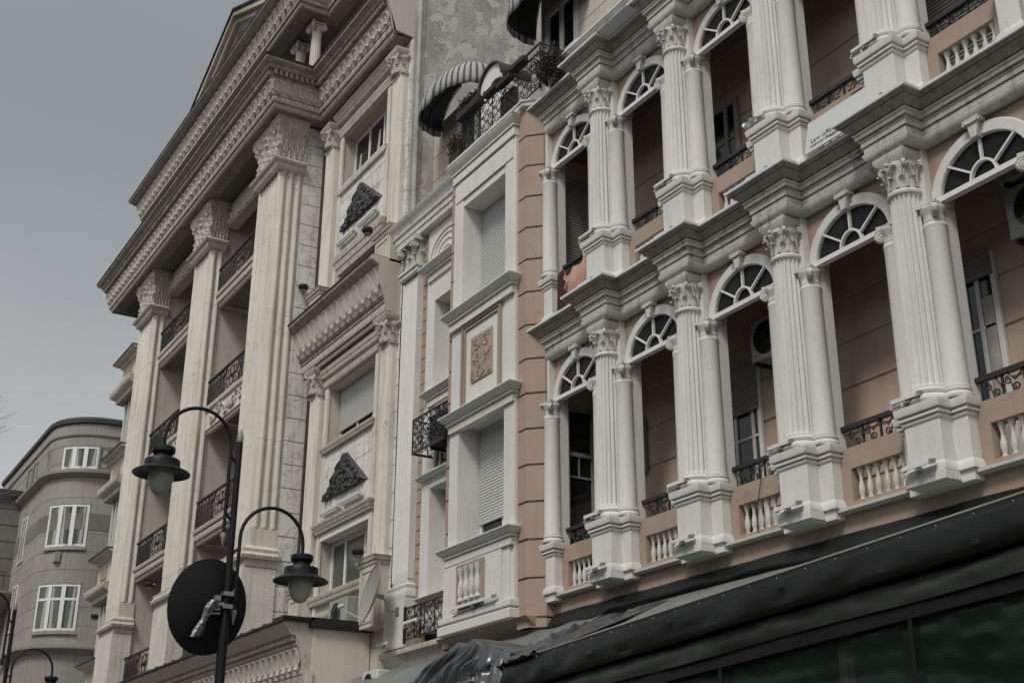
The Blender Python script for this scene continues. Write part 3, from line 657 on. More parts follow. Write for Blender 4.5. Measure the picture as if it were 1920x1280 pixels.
for q in (-1, 1):
    for (dx, z_, r_, a_) in ((.22, 8.70, .05, 0), (.10, 8.44, .055, pi), (.24, 8.36, .05, pi/2), (.06, 8.62, .035, 0), (.25, 8.20, .04, pi), (.12, 8.36, .04, 0)): s.tube(spiral(cx+q*dx, z_, r_, 1.1, a_, q, y, 12), .010, 4)
s.tube([(cx, y, 8.76), (cx, y, 8.46), (cx, y, 8.38)], .012, 5)
P_('ornament_relief', s, BROWNF, op)
# terrace edge over the bay
P_('terrace_edge', MB().sweep([(-18.78, 8.82), (-16.56, 8.82), (-16.4, 8.62), (-14.08, 8.62), (-13.86, 8.84), (-13.86, 9.5)], [(0, 12.02), (.02, 12.03), (.02, 12.09), (.04, 12.10), (.04, 12.13)], back=.5), WHITE2)
P_('terrace_slab', MB().box(-18.78, -13.9, 8.95, 9.98, 11.9, 12.10).box(-14, -5.6, 9.1, 9.98, 12.0, 12.25), WHITE2)

# ---------------- narrow recessed strip between bay and the cream neighbour
P_('recess_wall', MB().sweep([(-18.80, 8.98), (-17.62, 8.98)], grooved(4.3, 11.75, [7.49-.225*i for i in range(13)]+[7.49+.225*i for i in range(1, 19)], .014, .010), back=.05), PINK); P_('recess_back', MB().box(-18.8, -16.5, 9.24, 9.9, 4.3, 11.9), WHITE)
m = MB()   # white frames
for z0, z1 in ((5.23, 6.93), (8.53, 10.14)):
    m.box(-17.62, -17.35, 8.90, 9.22, z0, z1+.30).box(-17.35, -16.35, 8.90, 9.22, z1, z1+.30).box(-17.62, -16.35, 8.97, 9.22, z0-.5, z0)
m.box(-17.74, -17.62, 8.955, 9.05, 5.0, 11.6).box(-17.62, -16.4, 8.955, 9.05, 7.2, 8.5).box(-17.62, -16.4, 8.955, 9.05, 10.4, 11.6)
P_('recess_window_surround', m, WHITE)
for a_, b_ in ((5.2, 6.95), (8.5, 10.2)): P_('blind_panel', MB().box(-17.35, -16.35, 9.19, 9.23, a_, b_), WHITE)
hood(-17.56, -16.45, 8.93, 6.92, 7.14, .13, ywall=9.0); hood(-17.56, -16.45, 8.93, 8.32, 8.545, .11, name='window_sill', ywall=9.0)
hood(-17.66, -16.45, 8.93, 10.58, 10.83, .14, ywall=9.0); hood(-17.62, -16.45, 8.93, 5.12, 5.235, .08, name='window_sill', ywall=9.0)
m = MB()
for a, w_ in ((.62, .05), (.50, .035), (.36, .035), (.22, .03)):
    p = [(-17.02+a*cos(t*pi/20), 8.93, 10.86+a*.83*sin(t*pi/20)) for t in range(21)]; m.tube(p, w_*.5, 6)
m.prismY([(-17.02+.62*cos(t*pi/20), 10.86+.515*sin(t*pi/20)) for t in range(21)], 8.935, 8.99)
P_('shell_pediment', m, WHITE)
window(PB, -17.30, -16.5, 7.15, 8.3, 8.97, .05, mull=(-17.08,), m=BROWNF, name='narrow_window')
# fluted white pilaster
def reeds(x0, x1, y0, n, d, sgn=-1, k=5):
    pts = []; w_ = (x1-x0)/n
    for i in range(n):
        for j in range(k): t = j/(k-1); pts.append((x0+w_*(i+.06+.88*t), y0+sgn*d*sin(pi*t)))
    return pts
poly = [(-18.53, 9.0)]+[(-18.53, 8.87)]+reeds(-18.50, -17.99, 8.885, 6, .018, 1)+[(-17.955, 8.87), (-17.955, 9.0)]
m = MB().prism(poly, 5.62, 10.92); m.box(-18.52, -17.965, 8.889, 9.06, 5.2, 5.76)
pi_ = P_('fluted_pilaster', m, WHITE)
P_('base', MB().sweep([(-18.55, 9.0), (-18.55, 8.86), (-17.94, 8.86), (-17.94, 9.0)], [(0, 5.30), (.05, 5.33), (.055, 5.40), (.03, 5.46), (.04, 5.52), (0, 5.55)], back=0).box(-18.55, -17.94, 8.86, 9, 5.3, 5.5), WHITE, pi_)
P_('pedestal', MB().box(-18.62, -17.90, 8.80, 9.0, 4.55, 5.32), WHITE, pi_)
m = MB().sweep([(-18.55, 9.0), (-18.55, 8.85), (-17.94, 8.85), (-17.94, 9.0)], [(0, 10.88), (.03, 10.92), (.03, 10.99), (.055, 11.0), (.055, 11.05), (0, 11.06)], back=0)
m.prism([(-18.53, 9), (-18.53, 8.88), (-17.955, 8.88), (-17.955, 9)], 11.04, 11.5)
for q, x in enumerate((-18.45, -18.24, -18.03)):
    leaf(m, -pi/2, .0, 11.05, .22, .10, .09, x, 8.88); leaf(m, -pi/2, .0, 11.16, .32, .07, .12, x+(.1 if q < 2 else -.04), 8.89)
leaf(m, 0, 0, 11.05, .25, .07, .09, -17.955, 8.93)
for x in (-18.50, -17.98): volute(m, (x, 8.80, 11.42), -pi/2, .07, .09)
m.box(-18.60, -17.90, 8.76, 9.0, 11.5, 11.60)
P_('capital', m, WHITE2, pi_)
P_('recess_cornice', MB().sweep([(-18.78, 9.0), (-18.78, 8.86), (-16.4, 8.86)], [(-.0, 11.58), (.02, 11.60), (.02, 11.70), (.04, 11.71), (.04, 11.80), (.07, 11.83), (.07, 11.90), (.11, 11.97), (.15, 12.02), (.16, 12.06)], back=.3), WHITE2)
P_('base_moulding', MB().sweep([(-18.78, 8.95), (-16.5, 8.95)], [(0, 4.20), (.02, 4.30), (.08, 4.42), (.14, 4.46), (.15, 4.50), (.15, 4.53), (0, 4.56)], back=.3), CREAM)

# ---------------- attic storey behind the terrace
m = MB().sweep([(-18.78, 9.52), (-17.84, 9.52)], grooved(12.05, 14.35, [12.7, 13.2, 13.7], .015, .01), back=.4)
m.box(-16.5, -16.02, 9.52, 9.9, 12.05, 14.35).box(-14.98, -14.86, 9.52, 10.4, 12.05, 15.6)
m.sweep([(-13.9, 9.52), (-5.6, 9.52)], grooved(12.05, 15.6, [12.7, 13.2, 13.7, 14.2, 14.7], .015, .01), back=.4)
m.box(-17.84, -16.5, 9.52, 9.9, 14.25, 14.35).box(-14.86, -13.9, 9.52, 9.9, 14.5, 15.6)
P_('attic_wall', m, BEIGE)
window(PB, -17.84, -16.5, 12.1, 14.25, 9.56, .13, mull=(-17.15,), g=GLASSG, name='attic_door')
window(PB, -14.86, -13.9, 12.1, 14.5, 9.56, .12, mull=(-14.38,), trans=(13.4,), name='attic_window')
P_('attic_window_sill', MB().box(-14.95, -13.8, 9.40, 9.54, 13.28, 13.36), PAINT)
# terrace railing with dense rings
def ring_grille(x0, x1, z0, z1, y, step=.115, r=.005, bars=True, top=.02):
    m = MB(); nx = max(1, round((x1-x0)/step)); nz = max(1, round((z1-z0)/step)); dx, dz = (x1-x0)/nx, (z1-z0)/nz
    for i in range(nx):
        for j in range(nz):
            cx, cz = x0+dx*(i+.5), z0+dz*(j+.5); k = (i+j) % 3
            if k == 0: m.tube(arc(cx, cz, dx*.46, dz*.46, 0, 2*pi, y, 12), r, 4)
            elif k == 1:
                m.tube(spiral(cx, cz, dx*.46, 1.3, pi/2*(i % 4), 1 if i % 2 else -1, y, 12), r, 4)
            else:
                m.tube(arc(cx-dx*.22, cz+dz*.05, dx*.22, dz*.4, pi*.1, pi*1.25, y, 8), r, 4); m.tube(arc(cx+dx*.22, cz+dz*.05, dx*.22, dz*.4, pi*.9, -pi*.25, y, 8), r, 4)
                m.blob((cx, y, cz+dz*.3), r*2.6, 5, 4)
    if bars:
        for i in range(nx+1):
            if i % 3 == 0: m.box(x0+dx*i-r, x0+dx*i+r, y-r, y+r, z0, z1)
    m.box(x0, x1, y-top*.6, y+top*.6, z1, z1+top); m.box(x0, x1, y-r*1.3, y+r*1.3, z0-r*2, z0)
    return m
tr = P_('terrace_railing', ring_grille(-15.85, -13.66, 12.18, 12.78, 8.66, .13, .007, top=.018), IRON)
m = MB(); m.box(-15.86, -13.65, 8.645, 8.675, 12.92, 12.945)
for x in (-15.85, -13.66): m.box(x-.012, x+.012, 8.648, 8.672, 12.13, 12.93)
m.box(-13.672, -13.648, 8.67, 9.45, 12.92, 12.94).box(-13.668, -13.652, 8.67, 9.45, 12.78, 12.795)
for t in range(5): m.tube([(p[1]*0-13.66, 8.75+.12*t+p[0], p[2]) for p in spiral(0, 12.35, .055, 1.3, 0, 1, 0, 12)], .007, 4)
P_('railing_frame', m, IRON, tr)
# barrel-roofed dormer on the terrace
m = MB(); prf = [(-16.05+.0, 12.9)]+[(-15.68-.36*cos(t*pi/14), 13.45+.34*sin(t*pi/14)) for t in range(15)]+[(-15.32, 12.9)]
m.prismY([(-16.04, 12.1)]+prf[1:-1]+[(-15.32, 12.1)], 8.98, 9.5)
dm = P_('dormer', m, WHITE)
P_('dormer_roof', MB().sweep([(0, 0), (1, 0)], [(0, 0), (0, .1)]) if False else (lambda q: q.add([(-15.68-s*cos(t*pi/14), y, 13.45+(s-.02)*sin(t*pi/14)) for y in (8.93, 9.52) for s in (.365, .40) for t in range(15)],
    [(a*15+t, a*15+t+1, b*15+t+1, b*15+t) for a, b in ((0, 1), (1, 3), (3, 2), (2, 0)) for t in range(14)]))(MB()), ROOF, dm)

# ================================================================== CREAM PORTICO BUILDING
CB = thing('portico_building', 'tall cream stone building with giant fluted pilasters, carved cornices and a pediment', 'building', (-27, 10, 0))
def C_(name, mb, m, parent=CB, loc=(0, 0, 0), **k): return obj(name, mb, m, parent, loc, **k)
m = MB(); m.box(-36.2, -18.80, 10.5, 15, 0, 19.2); m.box(-22.80, -18.83, 9.30, 10.5, 0, 17.0)
C_('body', m, BEIGE)
C_('party_wall', MB().box(-18.83, -18.795, 9.20, 15.4, 0, 21.5), PEEL)
C_('rain_pipe', MB().box(-18.80, -18.775, 9.03, 9.245, 11.9, 21).tube([(-18.76, 9.13, 11.9), (-18.76, 9.13, 20)], .045, 8), PEELW)
# window bay wall between the portico and the pink house, built round its openings
XL, XR = -22.82, -18.80
op = [(-21.89, -19.70, 5.93, 6.97), (-21.89, -19.75, 8.77, 9.98), (-21.89, -19.75, 11.3, 12.15), (-21.91, -19.71, 14.33, 15.58)]
m = MB(); z = 4.2
for x0, x1, a, b in op: m.box(x0, x1, 9.0, 9.35, z, a); z = b
m.box(-21.9, -19.7, 9.0, 9.35, z, 17.05); m.box(XL, -21.90, 9.0, 9.35, 4.2, 17.05); m.box(-19.72, XR, 9.0, 9.35, 4.2, 17.05)
C_('window_wall', m, BEIGE)
# marble slabs on the apron zones and edge strips
sj = [15.77-.475*i for i in range(25)]
C_('marble_apron', MB().sweep([(-21.92, 8.985), (-19.70, 8.985)], grooved(12.62, 14.30, [13.05, 13.65, 14.02], .012, .008), back=.02), MARB); C_('marble_apron', MB().sweep([(-21.92, 8.985), (-19.70, 8.985)], grooved(7.28, 8.72, [7.70, 8.20], .012, .008), back=.02), MARB)
C_('marble_edge', MB().sweep([(-18.90, 8.985), (-18.795, 8.985), (-18.795, 9.245)], grooved(4.3, 16.2, sj, .02, .011), back=.02), MARB)
C_('marble_side', MB().sweep([(-22.84, 8.50), (-22.84, 8.99)], grooved(5.0, 16.2, sj, .02, .010), back=.04), MARB)
C_('drain_pipe', MB().tube([(-22.70, 8.91, 4.8), (-22.70, 8.91, 16.2)], .055, 8), MAROON)
C_('cable', MB().tube([(-18.73+.01*sin(z_), 8.96, 4.9+z_) for z_ in [i*.4 for i in range(18)]], .010, 4), BLKEDGE)
# windows
def curt(x0, x1, z0, z1, y, par): 
    m = MB()
    for i in range(4):
        a = x0+(x1-x0)*(i+.15)/4; m.add([(a, y, z0), (a+.16, y, z0), (a+.27+.06*i, y-.004, z1), (a+.17+.06*i, y-.004, z1)], [(0, 1, 2, 3)])
    C_('curtain', m, CURT, par)
w1 = window(CB, -21.91, -19.71, 14.33, 15.58, 9.30, .06, mull=(-21.2, -20.5)); 
m = MB()
for i, x in enumerate((-21.80, -21.35, -20.90, -20.45, -20.1)): m.prismY([(x, 14.40), (x+.17, 14.40), (x+.24, 15.15+.06*i), (x+.16, 15.15+.06*i)], 9.262, 9.268)
C_('curtain', m, CURT, w1)
window(CB, -21.89, -19.75, 11.3, 12.15, 9.30, .06, mull=(-20.8,), shut=11.32)
window(CB, -21.89, -19.75, 8.77, 9.98, 9.30, .06, mull=(-21.1, -20.4), shut=9.13)
window(CB, -21.89, -19.70, 5.93, 6.97, 9.26, .085, mull=(-21.25, -20.40), g=GLASSG)
# mouldings of the windows
def strip(name, x0, x1, y0, z0, z1, d, m=CREAM, par=CB, n=3, yb=9.0):
    pr = [(0, z0)]; h = (z1-z0)/n
    for i in range(n): pr += [(d*(i+.4)/n, z0+h*i+.002), (d*(i+.8)/n, z0+h*(i+.55)), (d*(i+1)/n, z0+h*(i+.9))]
    pr += [(d, z1)]
    return C_(name, MB().sweep([(x0, yb), (x0, y0), (x1, y0), (x1, yb)], pr, back=.0).box(x0, x1, y0, yb, z0, z1), m, par)
strip('window_lintel', -22.0, -19.6, 8.94, 15.62, 15.78, .05); strip('window_lintel', -22.05, -19.55, 8.90, 15.95, 16.18, .10, n=3)
strip('window_sill', -21.97, -19.68, 8.95, 14.22, 14.32, .05, m=MARB, n=1)
strip('window_lintel', -21.98, -19.62, 8.94, 10.02, 10.12, .04, n=1); strip('window_lintel', -22.05, -19.55, 8.91, 10.22, 10.38, .06, n=2)
strip('window_sill', -21.97, -19.68, 8.93, 8.655, 8.76, .05, n=2)
strip('string_moulding', -21.55, -19.50, 8.88, 12.22, 12.60, .12, n=3); strip('string_moulding', -21.98, -19.58, 8.92, 7.10, 7.27, .09, n=3)
C_('shutter_box', MB().box(-21.85, -19.75, 8.96, 9.2, 6.965, 7.095), PAINT)
strip('window_sill', -22.05, -19.7, 8.92, 5.78, 5.93, .06, n=2); strip('window_sill', -22.05, -19.7, 8.92, 5.42, 5.55, .05, n=2)
m = MB()
for z0, z1 in ((4.6, 10.2), (11.3, 15.7)):
    m.box(-22.02, -21.88, 8.955, 9.0, z0, z1).box(-19.74, -19.60, 8.955, 9.0, z0, z1)
C_('window_jambs', m, CREAMP)
# black foliage triangles
def foliage_triangle(x0, x1, zb, zt):
    m = MB(); cx = (x0+x1)/2; N = 34; rnd = random.Random(3)
    vs = []; rows = 12
    for j in range(rows+1):
        t = j/rows; hw = (x1-x0)/2*(1-t)+.012
        for i in range(N+1):
            u = i/N*2-1; h = .05+.045*abs(sin(7*u*(1-t)+j*1.7)*cos(5*t+3*u))+rnd.uniform(0, .03)
            if i in (0, N) or j in (0, rows): h = .0
            vs.append((cx+hw*u, 8.985-h, zb+(zt-zb)*t+(.02*sin(i*1.9) if j else 0)))
    m.add(vs, [(j*(N+1)+i, j*(N+1)+i+1, (j+1)*(N+1)+i+1, (j+1)*(N+1)+i) for j in range(rows) for i in range(N)])
    for q in range(170):
        t = rnd.random()**1.4*.95; u = rnd.uniform(-.98, .98); hw = (x1-x0)/2*(1-t); s = rnd.uniform(.018, .042)
        m.blob((cx+hw*u, 8.925-rnd.random()*.03, zb+(zt-zb)*t), s, 6, 4, (1, .8, 1.2))
    return C_('foliage_relief', m, BRONZE)
foliage_triangle(-21.82, -19.90, 7.70, 8.42); foliage_triangle(-21.72, -19.84, 13.26, 13.98)
for i, (x0, x1, z_) in enumerate(((-21.75, -20.95, 7.42), (-20.85, -20.0, 7.44), (-21.75, -20.9, 12.97), (-20.75, -19.9, 12.98))):
    o = tag(obj('strip_light', MB().box(x0, x1, 8.86, 8.94, z_, z_+.07).box(x0+.05, x1-.05, 8.87, 8.93, z_-.035, z_).box(x0+.1, x0+.14, 8.93, 9.0, z_+.02, z_+.05).box(x1-.14, x1-.1, 8.93, 9.0, z_+.02, z_+.05), LEDW),
        ['left grey strip light under the lower black foliage triangle', 'right grey strip light under the lower black foliage triangle', 'left grey strip light under the upper black foliage triangle', 'right grey strip light under the upper black foliage triangle'][i], 'lamp', 'strip lights below the black foliage reliefs')
# engaged columns beside the windows
def engaged(xc, z0, z1, par=CB):
    w_ = .205; poly = [(xc-w_, 9.0), (xc-w_, 8.89)]+reeds(xc-w_+.01, xc+w_-.01, 8.87, 5, .035, -1)+[(xc+w_, 8.89), (xc+w_, 9.0)]
    p = C_('engaged_pilaster', MB().prism(poly, z0, z1), CREAMP)
    m = corinthian(.20, .50, .22)
    obj('capital', m.mesh('capital', CARVEL, 50), None, p, (xc, 8.95, z1))
    C_('necking', MB().sweep([(xc-w_, 9.0), (xc-w_, 8.86), (xc+w_, 8.86), (xc+w_, 9.0)], [(0, z1-.06), (.03, z1-.045), (.035, z1-.015), (0, z1)], back=0), CREAM, p)
for xc in (-22.32, -19.10): engaged(xc, 12.1, 15.50); engaged(xc, 6.15, 9.95)
def pedestal_c(x0, x1, z0, z1, y0=8.76):
    m = MB().box(x0, x1, y0, 9.0, z0, z1); frame_rect(m, x0+.08, x1-.08, z0+.08, z1-.08, y0-.014, y0, .03)
    p = C_('panelled_pedestal', m, CREAM)
    C_('cap', MB().sweep([(x0, 9), (x0, y0), (x1, y0), (x1, 9)], [(0, z1-.02), (.02, z1), (.025, z1+.05), (.05, z1+.06), (.06, z1+.11), (.075, z1+.13), (0, z1+.14)], back=0).box(x0, x1, y0, 9, z1, z1+.13), CREAM, p)
pedestal_c(-19.52, -18.86, 11.45, 12.05, 8.74); pedestal_c(-22.66, -22.10, 11.45, 12.05, 8.74); pedestal_c(-19.50, -18.88, 5.0, 6.02, 8.74); pedestal_c(-22.66, -22.10, 5.0, 6.02, 8.74)
# big hood over the middle window
hp = [(-22.88, 8.86), (-18.90, 8.86)]
m = MB().sweep([(-22.88, 8.82), (-18.92, 8.82)], [(0, 10.46), (.03, 10.48), (.03, 10.52), (.06, 10.53), (.06, 10.66), (.10, 10.68), (.10, 10.74), (.13, 10.76), (.20, 10.98), (.25, 11.20), (.27, 11.32), (.36, 11.40), (.42, 11.44), (.43, 11.50)], back=.2)
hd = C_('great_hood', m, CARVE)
m = MB(); relief(m, (-22.86, 8.82), (-18.95, 8.82), [(.150, 10.79), (.215, 10.99), (.262, 11.21), (.285, 11.33)], .27, lambda u, v: .75*f_leaf(u, v), 14, 16)
C_('carved_frieze', m, CARVEL, hd)
m = MB(); relief(m, (-22.86, 8.82), (-18.95, 8.82), [(.062, 10.535), (.082, 10.66)], .095, f_egg, 6, 5); relief(m, (-22.86, 8.82), (-18.95, 8.82), [(.0, 10.43), (.035, 10.475)], .06, f_bead, 5, 4)
C_('egg_moulding', m, CARVEL, hd)
C_('hood_roof', MB().box(-22.9, -18.90, 8.375, 9.0, 11.50, 11.525), BLKEDGE, hd)
C_('hood_cheek', MB().prismX([(8.99, 10.40), (8.76, 10.50), (8.70, 10.74), (8.60, 11.0), (8.54, 11.34), (8.40, 11.42), (8.40, 11.495), (8.99, 11.495)], -18.95, -18.86), BEIGE, hd)
C_('acanthus_soffit', (lambda q: relief(q, (-22.0, 8.97), (-19.6, 8.97), [(.0, 10.39), (.04, 10.44), (.12, 10.455)], .25, f_scroll, 10, 8))(MB()), CARVE, hd)

# ---------------- giant pilasters
ZCB, ZCT = 15.02, 16.22
def giant(x0, x1, yr, zbase, reed_n=7):
    y0 = 7.94
    front = reeds(x0+.05, x1-.05, y0+.03, reed_n, .045, 1, 5)
    nside = max(1, int((yr-y0)/.17)); wv = (yr-y0-.04)/nside; side = []
    for i in range(nside):
        for j in range(6): t = j/5; side.append((x1-.035+.055*sin(pi*t), y0+.03+wv*(i+.05+.9*t)))
    poly = [(x0, yr), (x0, y0+.02), (x0+.02, y0)]+front+[(x1-.05, y0)]+side+[(x1-.03, yr)]
    pm = MB(); zs = [zbase+.35, zbase+2.1, zbase+4.75, zbase+6.6, ZCB]
    for a_, b_ in zip(zs, zs[1:]): pm.prism(poly, a_+.006, b_)
    pm.prism([(x0+.03, yr), (x0+.03, y0+.06), (x1-.07, y0+.06), (x1-.07, yr)], zbase+.3, ZCB); p = C_('giant_pilaster', pm, CREAMP)
    C_('foot', MB().box(x0, x1, y0+.01, yr, zbase, zbase+.36), CREAMP, p)
    C_('shaft_base', MB().sweep([(x0, yr), (x0, y0-.02), (x1, y0-.02), (x1, yr)], [(0, zbase-.42), (.05, zbase-.40), (.05, zbase-.28), (.13, zbase-.26), (.15, zbase-.20), (.10, zbase-.14), (.11, zbase-.08), (.03, zbase-.03), (0, zbase)], back=0).box(x0, x1, y0, yr, zbase-.42, zbase), CREAM, p)
    C_('pedestal', MB().box(x0-.04, x1+.04, y0-.10, yr, 0, zbase-.42), CREAMP, p)
    C_('capital_band', MB().sweep([(x0, yr), (x0, y0), (x1, y0), (x1, yr)], [(0, ZCB-.04), (.07, ZCB), (.10, ZCB+.05), (.10, ZCB+.10), (.16, ZCB+.13), (.18, ZCB+.17), (.16, ZCB+.20), (0, ZCB+.22)], back=0).box(x0, x1, y0, yr, ZCB, ZCB+.22), CREAM, p)
    m = MB().prism([(x0+.02, yr), (x0+.02, y0+.02), (x1-.02, y0+.02), (x1-.02, yr)], ZCB+.2, ZCT)
    pr = [(0, ZCB+.23), (.02, ZCB+.45), (.06, ZCB+.75), (.15, ZCB+1.02), (.17, ZCT-.04)]
    def f_cap(u, v):
        h = .0
        for (cu, cv, r) in ((-.66, .84, .17), (.66, .84, .17), (0, .70, .11)):
            d = sqrt((u-cu)**2+((v-cv)*1.2)**2); h += .034*math.exp(-((d-r)/.045)**2)+.032*math.exp(-(d/.045)**2)
        q = (u*2.5) % 1.0-.5; w2 = (u*2.5+.5) % 1.0-.5
        h += .040*math.exp(-(q/.17)**2)*(v < .40)*sin(pi*min(1, max(0, v/.40)))**.6*(1+.3*cos(60*v))
        h += .036*math.exp(-(w2/.15)**2)*(.18 < v < .66)*sin(pi*min(1, max(0, (v-.18)/.48)))**.6*(1+.3*cos(70*v))
        h += .012*sin(21*u+9*v)*sin(27*v-11*u)+.009*cos(45*u)*cos(38*v+7*u)
        return h
    relief(m, (x0, y0), (x1, y0), pr, x1-x0, f_cap, 64, 50, 1, 1); relief(m, (x1, y0), (x1, yr), pr, (yr-y0), f_cap, 34, 50, 1, 0)
    C_('capital', m, CARVEL, p)
    C_('abacus', MB().box(x0-.17, x1+.17, y0-.17, yr, ZCT-.05, ZCT+.02), CREAM, p)
giant(-24.05, -22.84, 8.50, 6.98); giant(-28.45, -27.28, 8.32, 6.98); giant(-33.25, -31.95, 8.32, 6.98)
# ---------------- balconies of the portico
for a_, b_ in ((-27.36, -24.0), (-32.02, -28.4)): C_('balcony_back_wall', MB().box(a_, b_, 10.3, 10.45, 4.5, 16.2), BEIGE)
for a_, b_, c_ in ((-24.06, -22.86, 8.49), (-28.47, -27.33, 8.31), (-33.27, -31.98, 8.31)): C_('balcony_side_wall', MB().box(a_, b_, c_, 10.4, 4, 16.2), BEIGE)
def balcony_rail(x0, x1, z0, z1, y=8.22):
    m = MB(); m.box(x0, x1, y-.03, y+.03, z1-.035, z1); m.box(x0, x1, y-.01, y+.01, z0+.03, z0+.05); n = int((x1-x0)/.105); 
    for i in range(n+1):
        x = x0+(x1-x0)*i/n; u = abs((x-(x0+x1)/2)/(x1-x0)*2)
        if u > .30:
            m.box(x-.011, x+.011, y-.011, y+.011, z0+.04, z1-.13)
            if i % 2: m.tube(spiral(x+.05, z1-.09, .05, 1.0, pi, -1, y, 9), .011, 4)
            else: m.tube(spiral(x-.05, z1-.09, .05, 1.0, 0, 1, y, 9), .011, 4)
    cx = (x0+x1)/2; h = z1-z0; w_ = (x1-x0)*.14
    for s in (-1, 1):
        m.tube(spiral(cx+s*w_*.55, z0+h*.30, w_*.5, 1.4, -pi/2, s, y, 16), .013, 4); m.tube(spiral(cx+s*w_*.5, z0+h*.66, w_*.45, 1.4, pi/2, -s, y, 16), .013, 4)
        m.tube([(cx+s*w_*1.0, y, z0+.05), (cx+s*w_*1.15, y, z0+h*.5), (cx+s*w_*.9, y, z1-.06)], .013, 4)
        m.tube(arc(cx+s*w_*1.5, z0+h*.35, w_*.35, h*.22, 0, 2*pi, y, 12), .012, 4); m.tube(arc(cx+s*w_*1.5, z0+h*.75, w_*.3, h*.13, 0, 2*pi, y, 12), .012, 4)
    m.tube(arc(cx, z0+h*.5, w_*.3, h*.35, 0, 2*pi, y, 14), .013, 4); m.blob((cx, y, z0+h*.5), .06, 6, 5)
    return C_('balcony_railing', m, RAILM)
def slab(x0, x1, zt, carved=False):
    d = .60 if carved else .30
    pr = [(0, zt-d), (.03, zt-d+.01), (.03, zt-d+.06), (.07, zt-d+.075), (.07, zt-.09), (.12, zt-.075), (.14, zt-.02), (.14, zt)]
    s = C_('balcony_slab', MB().sweep([(x0, 8.30), (x1, 8.30)], pr, back=.05).box(x0, x1, 8.31, 10.3, zt-.22, zt), CREAM if not carved else CREAMP)
    C_('shaded_balcony_ceiling', MB().box(x0, x1, 8.36, 10.29, zt-.235, zt-.222), SOFF, s)  # darker sheet under the slab: ceiling shade put into the colour
    m = MB()
    if carved:
        m = MB(); cx = (x0+x1)/2; y = 8.215; zc = zt-d*.5
        for s_ in (-1, 1):
            for q, (dx, r) in enumerate(((.28, .14), (.72, .16), (1.15, .12))):
                m.tube(spiral(cx+s_*dx, zc+(.05 if q % 2 else -.05), r, 1.3, pi*(q % 2), s_, y, 18), .030, 5)
            m.tube([(cx+s_*.1, y, zc-.18), (cx+s_*.5, y, zc+.15), (cx+s_*.95, y, zc-.14), (cx+s_*1.35, y, zc+.1)], .028, 5)
        m.blob((cx, y, zc), .10, 8, 6, (1, .5, 1.4))
    else:
        relief(m, (x0, 8.30), (x1, 8.30), [(.075, zt-.215), (.085, zt-.10)], .13, f_egg, 6, 5); relief(m, (x0, 8.30), (x1, 8.30), [(.0, zt-d-.02), (.034, zt-d+.02)], .09, f_bead, 5, 4)
    C_('carved_band', m, CARVEL, s)
for (x0, x1) in ((-27.25, -24.03), (-31.95, -28.43)):
    for zt, cv in ((13.83, False), (10.99, True), (8.15, False), (5.33, False)):
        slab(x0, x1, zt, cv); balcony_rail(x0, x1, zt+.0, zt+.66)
    C_('balcony_lintel', (lambda q: relief(q.box(x0, x1, 8.30, 8.55, 15.62, 16.2), (x0, 8.30), (x1, 8.30), [(.01, 15.66), (.01, 15.95)], .5, f_scroll, 24, 12))(MB()), CARVEL)
# balcony doors deep inside
for x in (-30.9, -26.4):
    for z_ in (13.84, 11.0, 8.16): window(CB, x, x+1.3, z_, z_+1.7, 10.29, .07, mull=(x+.65,), m=WOOD, name='balcony_door')

# ---------------- main entablature
PT = [(-35.45, 10.4), (-35.45, 7.63), (-22.50, 7.63), (-22.50, 8.68), (-18.86, 8.68)]
EP = [(0, 16.24), (.0, 16.27), (.05, 16.29), (.05, 16.33), (.075, 16.34), (.09, 16.43), (.10, 16.46), (.12, 16.60), (.17, 16.76), (.185, 16.80), (.20, 16.81), (.20, 16.86), (.21, 16.98), (.30, 16.99), (.32, 17.01), (.33, 17.05), (.38, 17.08), (.43, 17.11), (.44, 17.16)]
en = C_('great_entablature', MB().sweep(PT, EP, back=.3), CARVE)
seg = [((-35.45, 7.63), (-22.50, 7.63), 1, 1), ((-22.50, 7.63), (-22.50, 8.68), 1, -1), ((-22.50, 8.68), (-18.9, 8.68), -1, 0), ((-35.45, 9.4), (-35.45, 7.63), 0, 1)]
m = MB(); e2 = MB(); dn = MB()
for a, b, ma_, mb_ in seg:
    relief(m, a, b, [(.112, 16.475), (.13, 16.60), (.18, 16.76), (.195, 16.80)], .30, f_leaf, 12, 12, ma_, mb_)
    relief(e2, a, b, [(.078, 16.345), (.10, 16.44)], .10, f_egg, 6, 5, ma_, mb_); relief(e2, a, b, [(.0, 16.225), (.052, 16.285)], .075, f_bead, 5, 4, ma_, mb_)
    A, B = Vector((*a, 0)), Vector((*b, 0)); d = (B-A).normalized(); nr = Vector((d.y, -d.x, 0)); Lg = (B-A).length+.2*(ma_+mb_); n = int(Lg/.115)
    for i in range(n):
        s_ = -.2*ma_+Lg*(i+.5)/n; c = A+d*s_; q = .034; p1, p2, p3, p4 = c+d*-q+nr*.205, c+d*q+nr*.205, c+d*q+nr*.285, c-d*q+nr*.285
        dn.add([(p.x, p.y, z_) for z_ in (16.87, 16.985) for p in (p1, p2, p3, p4)], [(0, 1, 2, 3), (4, 5, 6, 7), (0, 1, 5, 4), (1, 2, 6, 5), (2, 3, 7, 6), (3, 0, 4, 7)])
C_('acanthus_frieze', m, CARVEL, en); C_('egg_moulding', e2, CARVEL, en); C_('dentils', dn, CARVE, en)
C_('gutter_edge', MB().sweep(PT, [(.40, 17.162), (.455, 17.162), (.46, 17.21), (.40, 17.215)], back=-.3), BLKEDGE, en)
